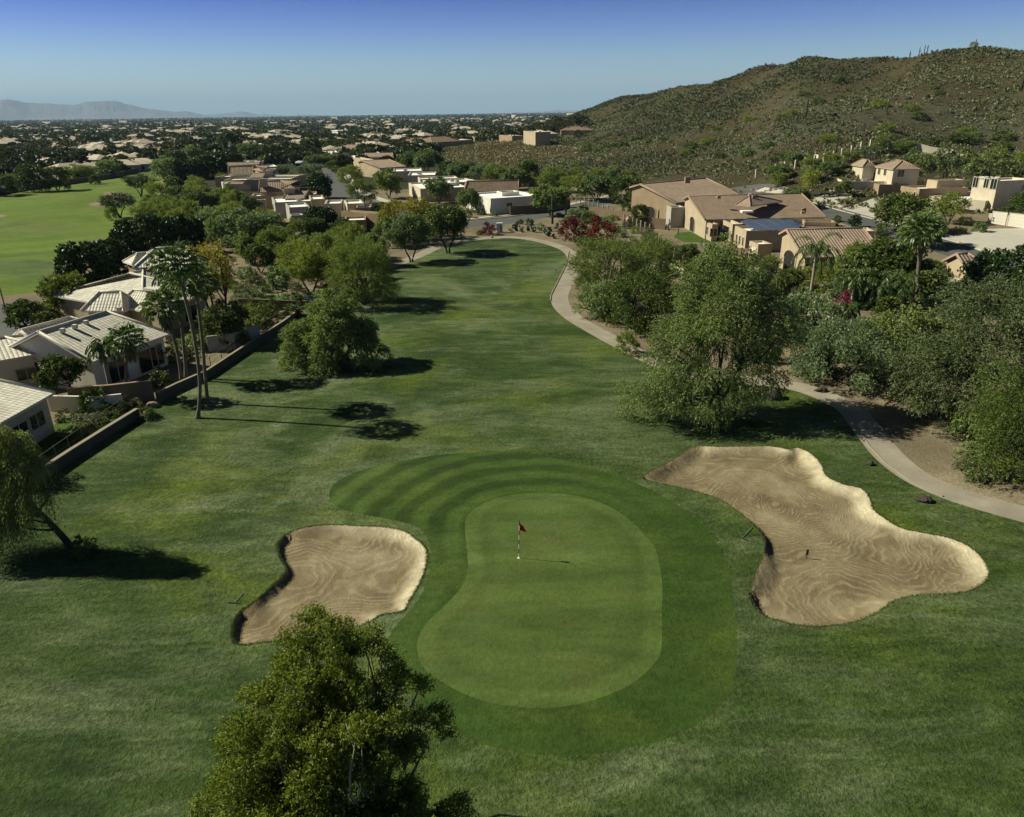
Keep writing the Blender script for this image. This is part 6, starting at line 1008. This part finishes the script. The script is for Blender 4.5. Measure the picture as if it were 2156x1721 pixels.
wallrun('road_kerb', 'pale kerb along the inside of the cart path bend', [(1198, 530), (1194, 546), (1190, 562), (1180, 582), (1168, 606), (1160, 622), (1159, 634)], .09, .10, 'block2', group='cart path kerbs'); wallrun('road_kerb', 'pale kerb along the lower cart path beside the bunker', [(1778, 866), (1803, 902), (1830, 940), (1866, 978), (1915, 1013), (1985, 1046)], .07, .09, 'block2', group='cart path kerbs')
wallrun('road_kerb', 'kerb curving along the upper side of the road', [(978, 466), (1060, 459), (1130, 449), (1200, 436)], .14, .2, 'kerb', group='road kerbs'); wallrun('road_kerb', 'kerb along the driveways of the right hand street', [(1600, 404), (1655, 413), (1712, 427), (1780, 447), (1850, 465), (1940, 490), (2030, 515), (2120, 545)], .14, .2, 'kerb', group='road kerbs')
def pxline(a, b, n): return [(a[0]+(b[0]-a[0])*i/(n-1), a[1]+(b[1]-a[1])*i/(n-1)) for i in range(n)]
fence('post_fence', 'pale post and wire fence climbing the sandy slope above the crimson bushes', [K13(*p) for p in ((335, 140), (362, 145), (388, 152), (413, 160), (440, 168), (467, 180), (496, 196), (526, 208), (556, 220), (588, 238), (622, 268), (648, 282), (674, 292), (698, 300), (722, 308), (748, 320), (775, 332))], 2.0, .22, 'pale_wall', (1.9, 1.2, .5), 'dmetal', rr=.015)
fence('post_fence', 'short run of pale posts beside the palo verde thicket', [K13(833, 395), K13(925, 480), K13(960, 510)], 1.9, .28, 'pale_wall', (1.7, .9), 'wire')
fence('post_fence', 'four thick pale posts with a sagging wire in front of the shady yard', [K18(550, 1075), K18(670, 1095), K18(800, 1150), K18(935, 1180)], 2.0, .34, 'pale_wall', (1.8,), 'wire')
fence('boundary_posts', 'row of square pillars climbing the foot of the hill', [K3(550, 585), K3(610, 568), K3(665, 556), K3(722, 545), K3(785, 533), K3(842, 518), K3(899, 505), K3(956, 493), K3(1014, 480), K3(1063, 462), K3(1121, 445), K3(1178, 425), K3(1234, 408), K3(1288, 392), K3(1340, 384)], 2.1, .42, 'pale_wall', (), group='fences')
fence('railing', 'thin metal railing above the bottom retaining wall', pxline((66, 1010), (285, 850), 9), 1.1, .05, 'wire', (1.05, .5), 'wire', rr=.018)
fence('railing', 'thin metal railing behind the tall palms garden wall', pxline((445, 778), (585, 682), 7), 1.2, .05, 'dmetal', (1.15, .6), 'wire', rr=.018)
fence('railing', 'low wire rail beyond the boundary posts on the far slope', [K2(*p) for p in ((1395, 352), (1440, 345), (1488, 333), (1530, 328), (1570, 318))], 2.0, .3, 'pale_wall', (), group='fences')
# flag
def golf_flag():
    B = G(1092, 1183); B[2] += .22; e = empty('golf_flag', B); tag(e, 'red pennant on a striped flagstick standing in the putting green', 'golf flag')
    H = 2.15; tips = proj(B+[0, 0, H]); segs = 8
    dx = (1096.5-tips[0])/42*.5
    mw_ = plain('flag_white', (0.75, 0.75, 0.7), .5, .05, 1, 0); mr_ = plain('flag_red', (0.62, 0.015, 0.015), .7, .1, 3, 0, obj_=True)
    pts = lambda z: np.array([dx*z/H, 0, z])
    V, Fc = join([tube([pts(H*i/segs), pts(H*(i+1)/segs)], .016, 8) for i in range(segs)]); mi = []
    for i in range(segs): mi += [i % 2]*10
    obj('flagstick', mesh('flagstick', V, Fc, [mw_, MG['dmetal']], mi=mi), e)
    V = [pts(H), pts(H-.52), pts(H-.62)+[.36, -.06, 0], pts(H-.33)+[.20, .05, 0], pts(H-.18)+[.07, -.03, 0], pts(H-.60)+[.14, .04, 0]]; F2 = [[0, 4, 1], [4, 3, 1], [3, 5, 1], [3, 2, 5]]
    V = np.array(V); V2 = np.vstack([V, V+[0, .012, 0]]); F2 = F2+[[i+6 for i in f[::-1]] for f in F2]; obj('pennant', mesh('pennant', V2, F2, [mr_]), e)
    V, Fc = tube([(0, 0, .002), (0, 0, .012)], .07, 14); obj('hole_cup', mesh('hole_cup', V, Fc, [mw_]), e)
golf_flag()
def rake(px, px2, label, stand=None, z=0.03):
    B = G(*px); b2 = G(*px2) if px2 else None; e = empty('bunker_rake', B); tag(e, label, 'rake', 'bunker rakes')
    if stand: d = np.array([0, 0, stand]); B0 = np.zeros(3)
    else: d = b2-B; B0 = np.array([0, 0, z])
    V, Fc = tube([B0, B0+d+[0, 0, 0 if stand else z]], .018, 6); obj('handle', mesh('handle', V, Fc, [MG['wire']]), e)
    dn = unit(d); s = unit(np.cross(dn, [0, 0, 1.0])) if not stand else np.array([1., 0, 0]); hp = B0 if not stand else d*.94; parts = [tube([hp-s*.32, hp+s*.32], .025, 6)]
    if stand: parts = [box(tuple(hp), (.16, .10, .34))]
    else: parts += [tube([hp+s*k, hp+s*k-[0, 0, .07]], .008, 4) for k in np.linspace(-.3, .3, 9)]
    V, Fc = join(parts); obj('rake_head', mesh('rake_head', V, Fc, [MG['dmetal']]), e)
rake((494, 1271), (512, 1249), 'rake lying on the grass left of the left bunker'); rake((1562, 1135), (1583, 1112), 'pale rake lying on the fringe beside the right bunker')
def marker():
    B = G(1700, 1163); B[2] -= .50; e = empty('rake_stand', B); tag(e, 'short dark post standing in the sand of the right bunker', 'post'); V, Fc = tube([(0, 0, -.1), (0, 0, .62)], .022, 6); obj('pole', mesh('pole', V, Fc, [MG['dmetal']]), e); V, Fc = box((0, 0, .50), (.11, .06, .30)); obj('head', mesh('head', V, Fc, [MG['dmetal']]), e)
marker()
# boulders
for px, s, sd_, l_, mt in (((1628, 838), (.82, .62, .62), 3, 'large dark boulder between the cart path and the big mesquite', 'rock'), ((1944, 1055), (.48, .36, .26), 5, 'dark flat topped rock on the grass beside the cart path', 'rock'), ((1831, 979), (.26, .2, .2), 8, 'small dark rock on the grass above the right bunker', 'rock'),
    ((1035, 501), (.3, .3, .25), 9, 'small rock beside the red bush', 'boulder'), ((668, 641), (.6, .4, .35), 4, 'pale rock beside the bright yard lawn', 'boulder'), ((672, 606), (1.2, .7, .5), 6, 'tan rock ledge above the pool', 'boulder'), ((700, 618), (.8, .6, .4), 7, 'pale rock at the right end of the pool', 'boulder'), ((322, 856), (.7, .5, .35), 11, 'flat pale stone at the gap in the garden wall', 'boulder'), ((1730, 824), (.5, .4, .3), 12, 'dark stone hidden under the thicket by the path', 'rock')):
    o = obj('boulder', rock_mesh(s, sd_, mt), None, G(*px)+[0, 0, s[2]*.35]); tag(o, l_, 'rock')
for i, (u_, v_) in enumerate([(1470+j*9.5, 425-4*math.sin(j)+(j % 3)*3) for j in range(26)]):
    if u_ > 1575: o = obj('boulder', rock_mesh((.5, .45, .35), 20+i % 4, 'boulder'), None, G(u_, 398+(i*7) % 9)); tag(o, 'tan stone in the rubble bank below the hill', 'rock', 'rubble stones')
for i, (u_, v_) in enumerate([(1760, 436), (1768, 440), (1752, 438), (1845, 455), (1775, 438)]): o = obj('boulder', rock_mesh((.45, .4, .3), 30+i, 'boulder'), None, G(u_, v_)); tag(o, 'small stone between the driveways', 'rock', 'landscape stones')
# utility cabinet, pot, lamp, vehicles
def simple(name, cat, label, px, parts, rz=0.0, grp=None):
    e = empty(name, G(*px), rz); tag(e, label, cat, grp)
    for nm, (V, Fc), mt in parts: obj(nm, mesh(nm, V, Fc, [MG[mt]] if isinstance(mt, str) else [mt]), e)
    return e
MG['white'] = plain('white_paint', (0.68, 0.69, 0.68), .4, .05, 1, 0); MG['silver'] = plain('silver_car_paint', (0.30, 0.31, 0.32), .3, .03, 1, 0, metal=.5, spec=.5); MG['tyre'] = plain('rubber', (0.02, 0.02, 0.02), .8, .1, 1, 0); MG['clay'] = plain('clay', (0.28, 0.15, 0.08), .8, .1, 2, .2); MG['pot'] = plain('pink_clay', (0.40, 0.26, 0.18), .8, .1, 2, .2)
simple('utility_cabinet', 'utility box', 'white utility cabinet on the verge beside the red bush', (1052, 490), [('cabinet', box((0, 0, .85), (1.1, .8, 1.7)), 'white'), ('lid', box((0, 0, 1.75), (1.2, .9, .1)), 'white'), ('cabinet_door', box((.28, -.42, .8), (.45, .05, 1.3)), 'metal'), ('plinth', box((0, 0, .05), (1.3, 1.0, .2)), 'kerb')])
th = np.linspace(0, 1, 9)
def lathe(pr, k=14): V = np.array([[r*math.cos(a), r*math.sin(a), z] for r, z in pr for a in np.arange(k)*2*math.pi/k]); n = len(pr); return V, [[i*k+j, i*k+(j+1) % k, (i+1)*k+(j+1) % k, (i+1)*k+j] for i in range(n-1) for j in range(k)]
simple('garden_urn', 'urn', 'tall pink clay urn inside the post fence', (1323, 477), [('urn_body', lathe([(.25, 0), (.5, .4), (.68, .95), (.55, 1.5), (.25, 1.85), (.25, 2.0), (.38, 2.1)]), 'pot'), ('urn_foot', lathe([(.0, 0), (.36, 0), (.32, .08), (.22, .1)]), 'clay')])
simple('street_lamp', 'street lamp', 'thin dark street lamp pole beside the right hand street', (1731, 448), [('pole', tube([(0, 0, 0), (0, 0, 7.0)], [.09, .06], 8), 'dmetal'), ('arm', tube([(0, 0, 6.8), (.5, 0, 7.1), (1.3, 0, 7.15)], .04, 6), 'dmetal'), ('lamp_head', box((1.5, 0, 7.12), (.55, .22, .12)), 'metal')])
simple('street_lamp', 'street lamp', 'thin lamp pole beside the left hand street', (22, 688), [('pole', tube([(0, 0, 0), (0, 0, 5.4)], [.08, .05], 8), 'dmetal'), ('lamp_head', lathe([(.05, 5.3), (.2, 5.4), (.22, 5.6), (.05, 5.75)]), 'metal')])
def motorhome():
    e = empty('motorhome', G(632, 358), R(8)); tag(e, 'white motorhome parked at the end of the middle street', 'motorhome'); f = lambda nm, g, mt, p=None: obj(nm, mesh(nm, *g, [MG[mt]]), p or e)
    W = 2.5; pr = [(-4.2, .5), (-4.2, 3.0), (-3.8, 3.35), (3.9, 3.35), (4.25, 3.0), (4.4, 1.6), (4.4, .5)]; n = len(pr)
    V = [(-W/2, -y, z) for y, z in pr]+[(W/2, -y, z) for y, z in pr]; Fc = [[i, (i+1) % n, n+(i+1) % n, n+i] for i in range(n)]+[list(range(n-1, -1, -1)), list(range(n, 2*n))]; f('body', (V, Fc), 'white')
    f('windscreen', box((0, -4.36, 2.3), (2.2, .1, 1.1)), 'glass'); f('roof_air_conditioner', box((0, .5, 3.5), (1, 1.2, .3)), 'white'); f('side_window', box((W/2+.01, -1.5, 2.2), (.04, 1.6, .7)), 'glass'); f('door', box((-W/2-.01, -2.2, 1.6), (.05, .8, 2.0)), 'metal')
    for x in (-1.0, 1.0): f('headlight', box((x*.85, -4.42, 1.0), (.35, .06, .25)), 'metal')
    for x in (-W/2+.1, W/2-.1):
        for y in (-2.9, 2.6): w_ = f('wheel', tube([(x-.13, y, .45), (x+.13, y, .45)], .45, 14), 'tyre'); f('hub', tube([(x-.15, y, .45), (x+.15, y, .45)], .2, 10), 'metal', w_)
motorhome()
def car(px, rz, label, paint='silver'):
    e = empty('parked_car', G(*px), rz); tag(e, label, 'car', 'parked cars'); f = lambda nm, g, mt, p=None: obj(nm, mesh(nm, *g, [MG[mt]]), p or e)
    pr = [(-2.2, .35), (-2.25, .85), (-1.9, 1.0), (-1.3, 1.45), (.5, 1.5), (1.2, 1.02), (2.1, .85), (2.25, .5), (2.2, .3)]; n = len(pr); V = [(x, -.88*(1 if z < 1.1 else .8), z) for x, z in pr]+[(x, .88*(1 if z < 1.1 else .8), z) for x, z in pr]
    f('body', (V, [[i, (i+1) % n, n+(i+1) % n, n+i] for i in range(n)]+[list(range(n-1, -1, -1)), list(range(n, 2*n))]), paint)
    for s in (-1, 1): f('side_window', box((-.35, s*.79, 1.24), (1.9, .08, .32)), 'glass'); f('headlight', box((2.2, s*.6, .68), (.08, .3, .14)), 'white')
    f('windscreen', box((.9, 0, 1.27), (.5, 1.3, .06)), 'glass')
    for x in (-1.35, 1.4):
        for y in (-.85, .85): w_ = f('wheel', tube([(x, y-.1, .33), (x, y+.1, .33)], .33, 14), 'tyre'); f('rim', tube([(x, y-.11, .33), (x, y+.11, .33)], .19, 10), 'metal', w_)
car((955, 470), R(5), 'dark grey car parked under the small mesquite by the white houses', 'dmetal'); car((388, 346), R(60), 'small white car beyond the end of the sunny fairway', 'white'); car((585, 372), R(20), 'silver car on the drive beside the motorhome')
for px, l_ in (((1112, 571), 'left one of two tee markers on the far fairway'), ((1170, 571), 'right one of two tee markers on the far fairway')):
    o = obj('tee_marker', rock_mesh((.14, .14, .13), 5, 'rock', 'tee_marker'), None, G(*px)+[0, 0, .06]); tag(o, l_, 'tee marker', 'tee markers')
def bare_branch(name, B, tips, label, r0=.05, mat='palebark', seed=1):
    rs = np.random.RandomState(seed); parts = []
    for t_ in tips:
        t_ = np.array(t_, float); q = spline([np.zeros(3), t_*.4+rs.normal(size=3)*.08, t_*.75+rs.normal(size=3)*.08, t_], 4, False); parts.append(tube(q, np.linspace(r0, r0*.15, len(q)), 5))
        for _ in range(6): i = rs.randint(4, len(q)-1); e_ = q[i]+unit(t_/np.linalg.norm(t_)+rs.normal(size=3)*.6)*rs.uniform(.25, .7); parts.append(tube([q[i], (q[i]+e_)/2+rs.normal(size=3)*.03, e_], [r0*.3, r0*.2, r0*.07], 4))
    return join(parts)
FT_ = [o for o in C.objects if o.get('label', '').startswith('large feathery bright')][0]
V, Fc = bare_branch('bare', None, [(.35, .3, 2.1), (.15, -.1, 1.6), (.55, .1, 1.9), (.8, .2, 1.5)], '', .045, seed=4); o = obj('bare_branches', mesh('bare_branches', V+np.array([1.9, .9, 3.1]), Fc, [MG['palebark']], smooth=True), FT_)
V, Fc = bare_branch('bare', None, [(-1.5, -.2, .5), (-1.3, .1, .3), (-1.9, .2, .1)], '', .05, seed=6); o = obj('bare_branches', mesh('bare_branches', V+np.array([-2.3, -.6, 2.7]), Fc, [MG['palebark']], smooth=True), FT_)

# ---------------------------------------------------------------- each repeat gets a label of its own where the picture tells them apart
ORD = 'first second third fourth fifth sixth seventh eighth ninth tenth eleventh twelfth thirteenth fourteenth fifteenth sixteenth seventeenth eighteenth nineteenth'.split(); TENS = {20: 'twent', 30: 'thirt', 40: 'fort', 50: 'fift'}
def ordinal(i): return ORD[i-1] if i < 20 else (TENS[i//10*10]+'ieth' if i % 10 == 0 else TENS[i//10*10]+'y-'+ORD[i % 10-1])
bpy.context.view_layer.update(); lab = {}
for o in C.objects:
    if o.parent is None and o.get('label') and o.get('group'): lab.setdefault(o['label'], []).append(o)
for l, os_ in lab.items():
    if 1 < len(os_) < 60:
        os_.sort(key=lambda o: proj(o.matrix_world.translation)[0])
        for i, o in enumerate(os_): o['label'] = ' '.join(l.split()[:12])+', '+ordinal(i+1)+' from the left'
HAZE_D = 4.2e-5; HAZE_TOP = 1150
# ---------------------------------------------------------------- haze
hz = bpy.data.materials.new('desert_haze'); hz.use_nodes = True; t = hz.node_tree; t.nodes.clear()
o_ = t.nodes.new('ShaderNodeOutputMaterial'); v_ = t.nodes.new('ShaderNodeVolumePrincipled'); v_.inputs['Color'].default_value = (0.46, 0.70, 1.0, 1); v_.inputs['Density'].default_value = HAZE_D; v_.inputs['Anisotropy'].default_value = 0.0
t.links.new(v_.outputs[0], o_.inputs['Volume'])
hv, hf = box((0, 8000, (HAZE_TOP-6)/2), (90000, 92000, HAZE_TOP+6))
tag(obj('haze', mesh('haze', hv, hf, [hz])), kind='stuff')
